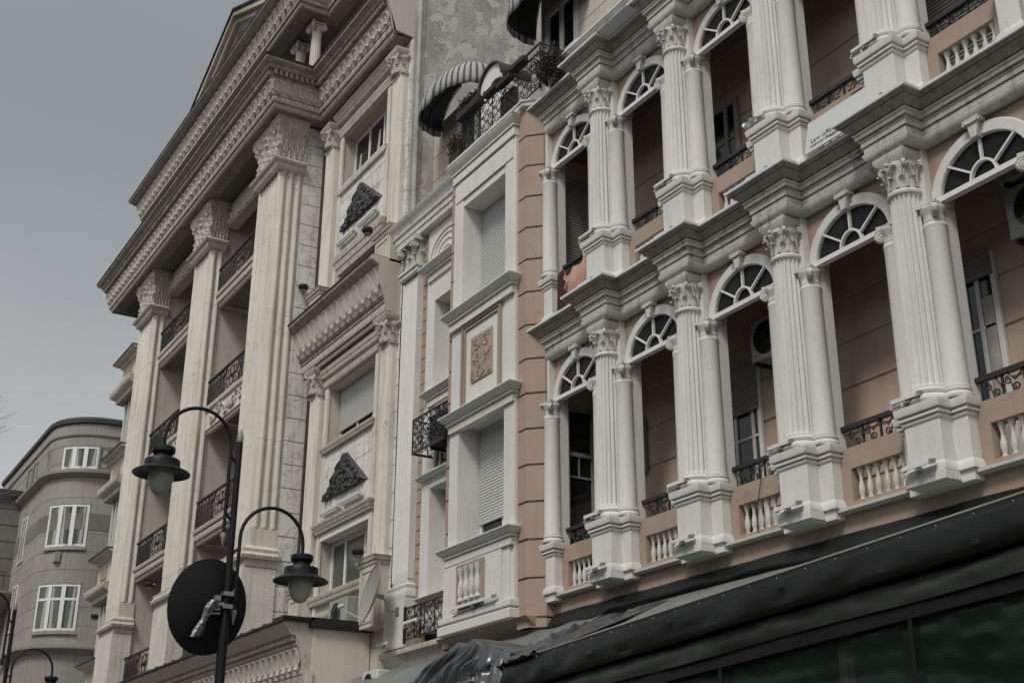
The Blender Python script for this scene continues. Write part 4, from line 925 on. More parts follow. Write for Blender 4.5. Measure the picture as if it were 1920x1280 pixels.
C_('roof_sheet', MB().prism([(-35.85, 9.6), (-35.85, 7.22), (-22.08, 7.22), (-22.08, 8.27), (-18.86, 8.27), (-18.86, 9.6)], 17.165, 17.19), ROOF, en)
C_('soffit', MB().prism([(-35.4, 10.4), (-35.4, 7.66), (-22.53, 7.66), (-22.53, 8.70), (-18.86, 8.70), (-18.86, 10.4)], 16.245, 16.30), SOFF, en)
C_('entablature_end', MB().prismX([(8.6, 16.3), (8.6, 16.3), (8.66, 16.25), (8.57, 16.45), (8.49, 16.80), (8.40, 17.0), (8.26, 17.1), (8.26, 17.16), (9.195, 17.16), (9.195, 16.25)], -18.86, -18.795), BEIGE, en)
# ---------------- upper loggia
m = MB(); m.box(-35, -18.83, 9.25, 9.5, 17.1, 19.2); C_('upper_wall', m, BEIGE)
m = MB(); m.box(-22.3, -19.9, 8.62, 8.80, 17.19, 17.62); m.box(-22.35, -19.85, 8.58, 8.84, 17.62, 17.68); C_('upper_parapet', m, CREAM)
for x in (-22.82, -23.75, -25.6, -28.1, -30.6):
    c = obj('ionic_column', fluted(.125, .105, 1.30, 16, .10).mesh('ionic_column', CREAMP), None, CB, (x, 8.55, 17.30))
    obj('base', torus_base(.125, .10).mesh('base', CREAM), None, c, (x, 8.55, 17.20))
    obj('capital', shared('ionic2', lambda: ionic(.105, .25, .15), CARVEL), None, c, (x, 8.55, 18.60))
P2 = [(-34.75, 9.6), (-34.75, 8.04), (-22.50, 8.04), (-22.50, 8.70), (-18.86, 8.70)]
EP2 = [(0, 18.95), (0, 18.97), (.04, 18.98), (.04, 19.04), (.07, 19.05), (.08, 19.13), (.10, 19.15), (.13, 19.35), (.20, 19.52), (.21, 19.56), (.26, 19.58), (.32, 19.64), (.40, 19.70), (.41, 19.74)]
e2o = C_('upper_entablature', MB().sweep(P2, EP2, back=.3), CARVE)
m = MB()
for a, b, ma_, mb_ in (((-34.75, 8.04), (-22.50, 8.04), 1, 1), ((-22.50, 8.04), (-22.50, 8.70), 1, -1), ((-22.50, 8.70), (-18.9, 8.70), -1, 0)):
    relief(m, a, b, [(.105, 19.16), (.14, 19.35), (.21, 19.52), (.22, 19.55)], .32, f_leaf, 12, 11, ma_, mb_); relief(m, a, b, [(.0, 18.93), (.045, 18.975)], .075, f_bead, 5, 4, ma_, mb_); relief(m, a, b, [(.072, 19.055), (.09, 19.13)], .10, f_egg, 6, 5, ma_, mb_)
C_('acanthus_frieze', m, CARVEL, e2o)
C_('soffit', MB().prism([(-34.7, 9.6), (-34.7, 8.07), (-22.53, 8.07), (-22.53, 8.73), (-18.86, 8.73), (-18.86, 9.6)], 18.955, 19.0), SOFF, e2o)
C_('gutter_edge', MB().sweep(P2, [(.36, 19.742), (.42, 19.742), (.425, 19.78), (.36, 19.79)], back=-.3), BLKEDGE, e2o)
# ---------------- pediment
ax, az, sl = -28.1, 22.45, .465
def ped_poly(off): w_ = (az-off-19.75)/sl; return [(ax-w_, 19.76), (ax+w_, 19.76), (ax, az-off)]
C_('tympanum', MB().prismY(ped_poly(.25), 8.45, 9.6), BEIGE)
def rake(name, o0, o1, y0, m):
    mb = MB()
    for s_ in (-1, 1):
        w0, w1 = (az-o0-19.75)/sl, (az-o1-19.75)/sl
        mb.prismY([(ax, az-o0), (ax+s_*w0, 19.76), (ax+s_*w1, 19.76), (ax, az-o1)], y0, 8.47)
    return C_(name, mb, m)
rake('raking_gutter', -.03, .04, 8.12, BLKEDGE); rake('raking_cornice', .04, .20, 8.16, CREAM); rake('raking_cornice', .20, .38, 8.26, CREAM); rake('raking_cornice', .38, .60, 8.36, CREAM); rake('raking_cornice', .85, .92, 8.43, CREAM)
m = MB().prismY([(ax-.35, 20.6), (ax+.35, 20.6), (ax+.35, 21.2), (ax+.2, 21.55), (ax, 21.7), (ax-.2, 21.55), (ax-.35, 21.2)], 8.40, 8.46)
C_('gable_window', m, GLASS)
# ---------------- far side bay of the same building
for i, zt in enumerate((15.06, 12.12, 9.20, 6.30)):
    b = C_('side_bay', MB().box(-36.35, -34.6, 8.36, 9.6, zt-.86, zt-.10), CREAM)
    m = MB().sweep([(-36.35, 9.6), (-36.35, 8.36), (-34.5, 8.36)], [(0, zt-.2), (.05, zt-.18), (.08, zt-.12), (.22, zt-.07), (.25, zt-.02)], back=.1); C_('bay_hood', m, CREAM, b)
    C_('bay_roof', MB().box(-36.62, -34.5, 8.09, 9.6, zt-.02, zt+.02), BLKEDGE, b)
    C_('bay_base', MB().sweep([(-36.35, 9.6), (-36.35, 8.36), (-34.5, 8.36)], [(0, zt-1.30), (.08, zt-1.26), (.10, zt-1.16), (.22, zt-1.08), (.26, zt-1.0), (.26, zt-.90), (0, zt-.86)], back=.1).box(-36.35, -34.6, 8.36, 9.6, zt-1.25, zt-.86), CREAM, b)
    C_('panel', MB().box(-36.0, -35.3, 8.335, 8.36, zt-.66, zt-.32), BROWNF, b)
C_('side_bay_glazing', MB().box(-36.1, -34.6, 8.52, 9.6, 5, 14.8), GLASSG)
m = MB()
for i in range(5): m.box(-36.12+.37*i, -36.04+.37*i, 8.47, 8.53, 5, 14.6)
C_('side_bay_mullions', m, PAINT)

# ================================================================== SINGLE STOREY EXTENSION
EX = thing('shop_extension', 'low rosy shop extension with a carved cornice in front of the cream building', 'building', (-24, 8.4, 0))
def E_(name, mb, m, parent=EX, **k): return obj(name, mb, m, parent, **k)
E_('body', MB().box(-34, -19.50, 7.98, 8.98, 0, 4.98), EXTP)
ep = [(-.02, 4.05), (.0, 4.06), (.05, 4.10), (.05, 4.14), (.08, 4.20), (.08, 4.24), (.10, 4.26), (.12, 4.45), (.17, 4.62), (.19, 4.68), (.22, 4.70), (.22, 4.76), (.24, 4.84), (.33, 4.86), (.36, 4.90), (.42, 4.96), (.46, 5.02), (.46, 5.06)]
ec = E_('cornice', MB().sweep([(-34, 7.93), (-19.52, 7.93)], ep, back=.2), CARVEL)
m = MB(); relief(m, (-34, 7.93), (-19.54, 7.93), [(.095, 4.27), (.13, 4.45), (.18, 4.62), (.20, 4.68)], .27, f_leaf, 12, 12); E_('carved_frieze', m, CARVEL, ec)
m = MB(); relief(m, (-34, 7.93), (-19.54, 7.93), [(.0, 3.98), (.055, 4.09)], .075, f_egg, 5, 4)
for i in range(160): x = -33.9+.09*i; m.box(x, x+.045, 7.63, 7.71, 4.765, 4.85)
E_('dentils', m, CARVE, ec)
E_('roof_edge', MB().box(-34, -19.45, 7.42, 8.98, 5.06, 5.085), ROOF)
m = MB().box(-19.56, -19.42, 7.9, 8.98, 4.98, 5.14).box(-19.9, -19.42, 7.42, 7.95, 5.087, 5.13)
E_('roof_flashing', m, BLKEDGE)
for i in range(14): E_('roof_clip', MB().box(-20.4-.55*i, -20.3-.55*i, 7.44, 7.9, 5.087, 5.115), BLKEDGE)
E_('corner_strip', MB().box(-19.56, -19.46, 7.90, 7.99, 0, 4.3), CREAM)

# ================================================================== FAR GREY CORNER BUILDING
FB = thing('corner_building', 'grey rounded corner building with white framed windows far down the street', 'building', (-56, 12, 0))
def F_(name, mb, m, parent=FB, **k): return obj(name, mb, m, parent, **k)
CX, CY, CR = -55.4, 12.2, 2.15
def fpath(r=CR, x1=-66): return [(x1, CY-r)]+[(CX+r*sin(t*pi/2/12), CY-r*cos(t*pi/2/12)) for t in range(13)]+[(CX+r, 24)]
gj = [9.3+.75*i for i in range(12)]
F_('wall', MB().sweep(fpath(), grooved(0, 18.55, gj, .015, .012), back=.5), FARG)
F_('roof', MB().sweep(fpath(), [(0, 18.5), (.10, 18.55), (.12, 18.72), (.0, 18.82)], back=1.0).prism(fpath()+[(-66, 24)], 18.6, 18.7), ROOF)
F_('cornice', MB().sweep(fpath(), [(0, 16.15), (.10, 16.2), (.28, 16.32), (.30, 16.42), (0, 16.46)], back=.2), FARG)
F_('cornice', MB().sweep(fpath(), [(0, 17.95), (.06, 17.98), (.08, 18.06), (0, 18.1)], back=.2), FARG)
F_('cornice', MB().sweep(fpath(), [(0, 8.9), (.12, 9.0), (.35, 9.12), (.36, 9.22), (0, 9.3)], back=.2), FARG)
F_('dark_band', MB().sweep(fpath(CR+.004), [(0, 13.95), (.01, 13.95), (.01, 14.65), (0, 14.65)], back=.05), FARD)
F_('side_wing', MB().sweep([(-75, 9.0), (-60.2, 9.0), (-60.2, 20)], grooved(0, 16.6, gj, .04, .03), back=1.5), FARD); F_('wing_roof', MB().box(-75.3, -60.0, 8.8, 20, 16.6, 16.9), ROOF)
def curved_window(ang, z0, z1, wd, r=CR, nm=2, tr=None, m=PAINT, name='window'):
    def X(mb):
        out_ = []
        for x, y, z in mb.v: a = ang+x/r; out_.append((CX+(r-y)*sin(a), CY-(r-y)*cos(a), z))
        mb.v = out_; return mb
    a = MB(); g = MB(); cm = MB(); sl_ = MB(); hd_ = MB(); n = nm+1; sg = 2
    for i in range(nm+2): x = -wd/2+wd*i/n; q = .05 if i in (0, n) else .085; a.box(x-q, x+q, -.035, .1, z0, z1)
    for i in range(n*sg):
        x0, x1 = -wd/2+wd*i/(n*sg), -wd/2+wd*(i+1)/(n*sg)
        for zz, hh in ((z0, .09), (z1-.09, .09))+(((tr-.05, .10),) if tr else ()): a.box(x0, x1, -.03, .1, zz, zz+hh)
        g.box(x0, x1, -.008, .1, z0+.02, z1-.02)
        sl_.box(x0-.07, x1+.07, -.10, .1, z0-.15, z0-.02); hd_.box(x0-.06, x1+.06, -.05, .1, z1+.01, z1+.10)
    for i in range(n):
        x = -wd/2+wd*(i+.5)/n; s_ = 1 if i % 2 else -1
        cm.add([(x-.16*s_, -.012, z0+.1), (x-.02*s_, -.012, z0+.1), (x-.10*s_, -.012, z1-.1), (x-.18*s_, -.012, z1-.1)], [(0, 1, 2, 3)])
    f = F_(name, X(a), m); F_('glass', X(g), GLASSG, f); F_('sill', X(sl_), FARG, f); F_('head', X(hd_), FARG, f); F_('curtain', X(cm), CURT, f)
    return f
A1 = radians(50)
curved_window(A1, 9.85, 11.70, 1.75, nm=2, tr=11.1); curved_window(A1, 13.25, 15.0, 1.70, nm=2); curved_window(A1+.1, 16.55, 17.5, 1.45, nm=2)
curved_window(radians(-2), 16.55, 17.5, .8, nm=1, m=FARG); curved_window(radians(90), 16.55, 17.5, 1.0, nm=0, m=FARD)
F_('tablet', MB().box(-54.2, -53.7, 10.55, 10.75, 12.6, 13.0), FARG)
for x in (-58.2, -59.4): window(FB, x, x+.8, 16.7, 17.7, CY-CR-.002, .06, m=FARG, name='window')
for z_ in (10.3, 13.3): window(FB, -58.9, -57.9, z_, z_+2.0, CY-CR-.002, .07, mull=(-58.4,), name='window')
bl = F_('balcony', MB().lathe(-60.5, 9.6, [(.3, 11.2), (1.3, 11.9), (1.45, 12.1), (1.45, 12.2)], 18), FARG)
m = MB()
for i in range(18): a = pi+pi*i/17; m.tube([(-60.5+1.4*cos(a), 9.6+1.4*sin(a), 12.2), (-60.5+1.4*cos(a), 9.6+1.4*sin(a), 13.0)], .02, 4)
m.tube([(-60.5+1.4*cos(pi+pi*i/17), 9.6+1.4*sin(pi+pi*i/17), 13.0) for i in range(18)], .03, 4); F_('balcony_rail', m, RAILM, bl)

# ================================================================== BARE TREE
TR = thing('bare_tree', 'leafless pale twigged tree at the left edge of the sky', 'tree', (-46.5, .3, 0))
rnd = random.Random(11); tk = MB(); tw = MB()
def grow(p, d, L, r, lv):
    q = p+d*L; mid = p+d*L*.5+Vector((rnd.uniform(-.06, .06), rnd.uniform(-.06, .06), 0))*L
    (tk if lv < 2 else tw).tube([p, mid, q], r, 5 if lv < 3 else 3, r*.62)
    if lv >= 6: return
    for i in range(3 if lv > 0 else 5):
        a = rnd.uniform(.22, .55) if lv else rnd.uniform(.2, .5); ax_ = Vector((rnd.uniform(-1, 1), rnd.uniform(-1, 1), rnd.uniform(-.4, .4))).normalized()
        nd = (Matrix.Rotation(a, 3, ax_) @ d); nd.z += .10; nd.normalize(); grow(q, nd, L*rnd.uniform(.62, .80), max(r*.60, .010), lv+1)
grow(Vector((-46.5, .3, 0)), Vector((0, 0, 1)), 5.5, .18, 0)
obj('trunk', tk, BARK, TR); obj('crown', tw, BARK, TR)

# ================================================================== STREET LAMPS
def street_lamp(X0, Y0, label):
    T = thing('street_lamp', label, 'street lamp', (X0, Y0, .12), 'double armed black street lamps')
    pole = obj('pole', MB().lathe(X0, Y0, [(.09, .12), (.085, .9), (.055, 1.0), (.05, 1.4), (.047, 3.45), (.034, 3.75), (.032, 5.42)], 14), LAMPB, T)
    obj('pole_tip', MB().lathe(X0, Y0, [(.031, 5.42), (.034, 5.44), (.034, 5.47), (.028, 5.50), (.012, 5.545), (.002, 5.55)], 12), DISHL, pole)
    for s, yl, zt, zb, bot in ((-1, 3.21-3.96, 5.70, 5.25, 4.48), (1, 4.70-3.96, 4.80, 4.37, 3.75)):
        yp = s*.085; c = (yl+yp)/2; r = abs(yl-yp)/2; n = 16
        pts = [(X0, Y0+yp, bot)]+[(X0, Y0+yp, zt-r*1.05-.001+(-.35)*(1-t)) for t in (.0, .5, 1)]+[(X0, Y0+c-s*r*cos(pi*t/n), zt-r*1.05+r*1.05*sin(pi*t/n)) for t in range(n+1)]+[(X0, Y0+yl, zb)]
        am = MB().tube(pts, .0185, 8)
        for z_ in (zt-.48, bot+.16): am.tube([(X0, Y0+yp, z_+.05), (X0, Y0+yp*.5, z_+.0), (X0, Y0, z_-.04)], .015, 6)
        arm = obj('lamp_arm', am, LAMPB, T)
        obj('arm_finial', MB().lathe(X0, Y0+yp, [(.002, bot-.13), (.02, bot-.05), (.030, bot-.02), (.026, bot+.005), (.019, bot+.01)], 10), DISHL, arm)
        z = zb-.22; y = Y0+yl
        hd_ = obj('lamp_hood', MB().lathe(X0, y, [(.020, z+.235), (.03, z+.228), (.095, z+.218), (.112, z+.205), (.112, z+.165), (.10, z+.150), (.085, z+.13), (.088, z+.10), (.165, z+.085), (.170, z+.075), (.170, z+.02), (.18, z+.008), (.255, z-.030), (.275, z-.045), (.272, z-.055), (.20, z-.02), (.12, z-.01)], 30), LAMPB, T)
        obj('lamp_globe', MB().lathe(X0, y, [(.122, z-.012), (.125, z-.06), (.118, z-.12), (.098, z-.185), (.066, z-.235), (.03, z-.258), (.001, z-.265)], 24), GLOBE, hd_)
    return T
street_lamp(-11.9, 3.96, 'black double armed street lamp with the dark satellite dish clamped to its pole')
street_lamp(-23.0, 3.99, 'black double armed street lamp at the lower left edge, without a dish')

# ================================================================== SATELLITE DISHES
def dish(name, c, n, r, m, label, back=True):
    c = Vector(c); n = Vector(n).normalized(); T = thing(name, label, 'satellite dish', tuple(c))
    u = Vector((0, 0, 1)).cross(n).normalized(); v = n.cross(u); mb = MB(); K = 36; rows = 7; vs = []
    for th in (0, 1):
        for j in range(rows+1):
            q = j/rows; d = .13*r*(q*q)*1.0
            for i in range(K): a = 2*pi*i/K; vs.append(c+(u*cos(a)*.95+v*sin(a)*1.03)*r*q*(1+.01*th*(j == rows))+n*(d*1.6-th*.008))
    fs = []
    for th in (0, 1):
        b = th*(rows+1)*K
        fs += [(b+j*K+i, b+j*K+(i+1) % K, b+(j+1)*K+(i+1) % K, b+(j+1)*K+i) for j in range(rows) for i in range(K)]
    e0, e1 = rows*K, (2*rows+1)*K; fs += [(e0+i, e0+(i+1) % K, e1+(i+1) % K, e1+i) for i in range(K)]
    mb.add(vs, fs); obj('reflector', mb, m, T)
    rim = MB().tube([c+(u*cos(2*pi*i/K)*.95+v*sin(2*pi*i/K)*1.03)*r+n*.21*r for i in range(K+1)], .008, 5); obj('rim', rim, m, T)
    lnb = c-v*r*.95+n*.1*r; foc = lnb+n*r*(1.0 if m is DISHL else 1.2)+v*r*(.20 if m is DISHL else .8)
    a = obj('feed_arm', MB().tube([lnb, foc], .013, 5), LEDW if m is DISHL else m, T)
    obj('feed_horn', MB().tube([foc, foc-(foc-c).normalized()*.09], .028, 8), LEDW if m is DISHL else m, a)
    return T, c, n, u, v
T, c, n, u, v = dish('satellite_dish', (-11.95, 3.845, 3.78), (-.95, -.20, .14), .435, DISHD, 'large black round satellite dish seen from behind, clamped to the lamp pole')
q = Vector((-11.9, 3.96, 3.82))
m = MB().tube([c-n*.03, c-n*.07, q], .022, 6); m.box(-11.95, -11.88, 3.84, 3.90, 3.74, 3.88); m.box(-11.96, -11.84, 3.91, 4.01, 3.76, 3.80).box(-11.96, -11.84, 3.91, 4.01, 3.88, 3.92)
m.tube([(-11.87, 3.80, 3.70), (-11.87, 3.90, 3.71)], .012, 6)
obj('mount_bracket', m, STEEL, T)
a0 = c-n*.06; m = MB(); vs = []
for i in range(9):
    t = i/8; p = a0+Vector((.03, -.02, .06))-v*(.36*t)+u*(.17*t)
    m_w = .045+.012*sin(9*t)
    for k in range(6): a = 2*pi*k/6; vs.append(p+u*cos(a)*m_w*(1+.25*sin(5*t+k))-n*(.02+.03*sin(a)))
m.add(vs, [(i*6+k, i*6+(k+1) % 6, (i+1)*6+(k+1) % 6, (i+1)*6+k) for i in range(8) for k in range(6)]+[tuple(range(6)), tuple(range(48, 54))])
obj('wrapped_cable_box', m, PLASTIC, T)
T, c, n, u, v = dish('satellite_dish', (-18.34, 8.50, 5.38), (-.17, -.955, .22), .47, DISHL, 'grey satellite dish seen edge-on, mounted low on the white pilaster')
m = MB().tube([c-n*.02, c-n*.14], .04, 8).tube([c-n*.12+Vector((.03, 0, .03)), c-n*.12+Vector((.07, .03, -.12)), c-n*.12+Vector((.14, .06, -.24)), (-18.12, 8.82, c.z-.26)], .014, 6).box(-18.18, -18.08, 8.78, 8.81, c.z-.32, c.z-.20)
obj('mount_bracket', m, STEEL, T)

# ================================================================== FIXTURES ON THE ARCADE
ORD = ['first', 'second', 'third', 'fourth']
def flood(x, y, z, label, foil=False, ln=.33):
    T = thing('floodlight' if not foil else 'wrapped_floodlight', label, 'floodlight', (x, y, z), 'slim floodlights on the white pedestals')
    if foil:
        m = MB(); rr = random.Random(5); m.v = []
        vs = []
        for i in range(11):
            for k in range(9):
                a = 2*pi*k/9; q = rr.uniform(.028, .055); vs.append((x-ln/2+ln*i/10, y+q*cos(a), z+.055+q*sin(a)))
        m.add(vs, [(i*9+k, i*9+(k+1) % 9, (i+1)*9+(k+1) % 9, (i+1)*9+k) for i in range(10) for k in range(9)]+[tuple(range(9)), tuple(range(90, 99))])
        obj('foil_wrap', m, mat('crinkled_foil', (.55, .56, .57), rough=.35, metal=.6, bump=.8, bscale=30), T, angle=10); return T
    b = obj('lamp_body', shared('led%d' % int(ln*100), lambda: MB().prismX([(-.035, .040), (.030, .062), (.036, .098), (-.030, .085)], -ln/2, ln/2), LEDW), None, T, (x, y, z)); bevel(b, .006)
    obj('end_cap', shared('ledcap%d' % int(ln*100), lambda: MB().prismX([(-.039, .037), (.033, .060), (.040, .102), (-.034, .088)], ln/2-.016, ln/2+.008), DISHL), None, b, (x, y, z))
    obj('bracket', shared('ledbr', lambda: MB().box(-.03, .03, -.01, .02, 0, .055).blob((.0, -.015, .022), .024, 8, 6).blob((.035, -.012, .022), .018, 8, 6), STEEL), None, T, (x, y, z))
    obj('cable', shared('ledcb%d' % int(ln*100), lambda: MB().tube([(-ln/2+.02, .02, .06), (-ln/2-.03, .01, .05), (-ln/2-.035, 0, .02), (-ln/2+.0, .0, .005), (-.05, .01, .008)], .008, 5), LEDW), None, T, (x, y, z))
    return T
for i in range(1, 5):
    x = PIER[i]
    flood(x-.10, 8.645, 5.362, 'floodlight on the pedestal cap of the %s fluted column from the left, lower arcade' % ORD[i-1])
    flood(x-.02, 8.60, 4.705, 'floodlight at the pedestal foot of the %s fluted column from the left, lower arcade' % ORD[i-1])
    flood(x-.10, 8.645, 5.362+HP[1], ('foil wrapped light' if i == 3 else 'floodlight')+' on the pedestal cap of the %s fluted column, upper arcade' % ORD[i-1], foil=(i == 3))
    flood(x-.04, 8.56, 8.40, 'floodlight lying on the cornice ledge below the %s fluted column from the left, upper arcade' % ORD[i-1])
flood(-15.2, 8.50, 4.70, 'long floodlight bar under the small framed balustrade of the bay window', ln=1.15)
flood(-17.35, 8.66, 4.78, 'floodlight in front of the lowest scrolled window grille', ln=.5); flood(-18.3, 8.66, 4.56, 'floodlight at the foot of the white fluted pilaster', ln=.42)

def ac_unit(x, y, z, w_, h, d, label, m=ACW, fan=GLASS):
    T = thing('air_conditioner', label, 'air conditioner', (x+w_/2, y+d/2, z), 'outdoor air conditioner units')
    b = bevel(obj('casing', MB().box(x, x+w_, y, y+d, z, z+h), m, T), .015)
    cx, cz, r = x+w_*.42, z+h*.5, h*.40
    mb = MB(); mb.v = []; vs = []
    K = 24
    for yy, rr in ((y-.001, r), (y-.012, r*.97), (y-.012, r*.90), (y-.003, r*.88)):
        for i in range(K): vs.append((cx+rr*cos(2*pi*i/K), yy, cz+rr*sin(2*pi*i/K)))
    mb.add(vs, [(j*K+i, j*K+(i+1) % K, (j+1)*K+(i+1) % K, (j+1)*K+i) for j in range(3) for i in range(K)]+[tuple(range(3*K, 4*K))])
    obj('fan_opening', mb, fan, b)
    g = MB()
    for k in range(1, 5): g.tube([(cx+r*.2*k*cos(2*pi*i/16), y-.014, cz+r*.2*k*sin(2*pi*i/16)) for i in range(17)], .003, 4)
    for k in range(8): a = pi*k/8; g.tube([(cx-r*.9*cos(a), y-.016, cz-r*.9*sin(a)), (cx+r*.9*cos(a), y-.016, cz+r*.9*sin(a))], .003, 4)
    obj('fan_guard', g, BLKEDGE, b)
    for q in (x+.05, x+w_-.09): obj('bracket', MB().box(q, q+.04, y, y+d+.15, z-.04, z-.003), BLKEDGE, T)
    return T
ac_unit(-10.36, 9.42, 6.84, .62, .50, .26, 'air conditioner hung high inside the third arch of the lower arcade')
ac_unit(-6.72, 9.38, 6.86, .70, .52, .28, 'lower of two stacked air conditioners inside the rightmost arch')
ac_unit(-6.75, 9.38, 7.46, .70, .30, .28, 'upper of two stacked air conditioners inside the rightmost arch')
ac_unit(-16.95, 8.66, 7.44, .50, .52, .24, 'dark air conditioner inside the caged window grille beside the bay window', m=POT)
ac_unit(-18.80, 8.55, 3.90, .55, .34, .30, 'pale air conditioner under the ledge below the white fluted pilaster', m=LEDW)
ac_unit(-20.55, 8.66, 5.12, .75, .50, .26, 'air conditioner behind the roof edge of the low extension, under the grey window', m=ACW)
m = ring_grille(-17.36, -16.30, 7.46, 7.98, 8.58, .10, .0065)
g_ = P_('window_cage', m, IRON)
m = MB(); base = ring_grille(0, .36, 7.46, 7.98, 0, .10, .0065); m.add([(-17.36, 8.58+x, z_) for x, y, z_ in base.v], base.f)
m.box(-17.37, -16.3, 8.57, 8.59, 7.42, 7.445).box(-17.37, -17.35, 8.58, 8.95, 7.42, 7.445).box(-17.37, -17.35, 8.57, 8.59, 7.42, 8.0); P_('cage_side', m, IRON, g_)
m = ring_grille(-17.83, -16.62, 4.64, 5.10, 8.78, .115, .0075); m.box(-17.84, -17.81, 8.76, 8.80, 4.58, 5.14).box(-17.32, -17.29, 8.77, 8.79, 4.6, 5.12); P_('window_grille', m, IRON)

P_('loose_cable', MB().tube([(-9.78, 8.97, 5.50), (-9.82, 8.95, 5.30), (-9.90, 8.955, 5.05), (-9.94, 8.96, 4.80), (-9.90, 8.93, 4.70)], .005, 4), INK)
P_('loose_cable', MB().tube([(-17.2, 8.93, 4.52)]+[(-17.1+.12*i, 8.86, 4.50-.10*sin(pi*i/6)) for i in range(7)], .005, 4), INK)
# signboard with its lettering, and the dark panel beside it
SG = thing('signboard', 'grey white law office signboard leaning on the upper arcade parapet', 'sign', (-8.02, 8.70, 8.40))
def tilt(pts, y0=8.635, k=.22): return [(x, y0+(z-8.4)*k+y, z) for x, y, z in pts]
mb = MB().box(-8.46, -7.58, 0, .02, 8.402, 8.815); mb.v = tilt(mb.v); bevel(obj('board', mb, SIGNW, SG), .003)
def text(body, x, z, size, m, parent, off=0.0):
    cu = bpy.data.curves.new('lettering', 'FONT'); cu.body = body; cu.size = size; cu.extrude = .001; cu.offset = off
    t = bpy.data.objects.new('tmp', cu); COL.objects.link(t); dg = bpy.context.evaluated_depsgraph_get(); me = bpy.data.meshes.new_from_object(t.evaluated_get(dg)); bpy.data.objects.remove(t)
    for v_ in me.vertices:
        q = tilt([(x+v_.co.x, -.003-v_.co.z, z+v_.co.y)])[0]; v_.co = q
    me.materials.clear(); me.materials.append(m); me.name = 'lettering'; return place(bpy.data.objects.new('lettering', me), parent, (0, 0, 0))
def line(words, x, z, size, off=0.0):
    for wd_ in words:
        o = text(wd_, x, z, size, INKG, SG, off); x = max(v_.co.x for v_ in o.data.vertices)+.30*size
    return x
line(['Law', 'office', 'CE'], -8.385, 8.512, .088); line(['Владимир', 'Се'], line(['Адвокат'], -8.385, 8.452, .052), 8.452, .052, .0012)
PN = thing('banner', 'small dark banner with a pale letter mark between the law office sign and the pedestal', 'banner', (-7.80, 8.9, 8.42))
obj('panel', MB().box(-7.98, -7.74, 8.90, 8.91, 8.42, 8.98), INK, PN)
cu = bpy.data.curves.new('mark', 'FONT'); cu.body = 'A\nП'; cu.size = .17; cu.extrude = .001; cu.space_line = .8
t = bpy.data.objects.new('tmp', cu); COL.objects.link(t); me = bpy.data.meshes.new_from_object(t.evaluated_get(bpy.context.evaluated_depsgraph_get())); bpy.data.objects.remove(t)
for v_ in me.vertices: v_.co = (-7.91+v_.co.x, 8.896-v_.co.z, 8.72+v_.co.y)
me.materials.clear(); me.materials.append(SIGNW); me.name = 'mark'; place(bpy.data.objects.new('mark', me), PN, (0, 0, 0))

# cloth hung over the parapet of the first upper arch
m = MB(); vs = []
for j in range(15):
    for i in range(13):
        u_, t_ = i/12, j/14; z_ = 9.17-.78*t_; wv = .02*sin(u_*14+t_*3)
        vs.append((-13.42+.62*u_+.03*sin(t_*5), 8.915-.10*sin(pi*min(1, t_*1.1))*(.6+.4*u_)+wv, z_-(.16*(1-u_)**2)*(1-t_)+.03*sin(u_*9)))
m.add(vs, [(j*13+i, j*13+i+1, (j+1)*13+i+1, (j+1)*13+i) for j in range(14) for i in range(12)])
ct = thing('hanging_cloth', 'pink cloth with a jagged maroon border hung over the first upper parapet', 'cloth', (-13.1, 8.9, 8.4)); obj('fabric', m, CLOTHP, ct)
m = MB(); pts = [(-13.43, 9.02), (-13.30, 9.06), (-13.26, 8.98), (-13.31, 8.92), (-13.23, 8.85), (-13.29, 8.78), (-13.24, 8.72), (-13.31, 8.66), (-13.25, 8.55), (-13.33, 8.42), (-13.45, 8.40)]
m.prismY(pts, 8.775, 8.785); obj('border', m, CLOTHM, ct)

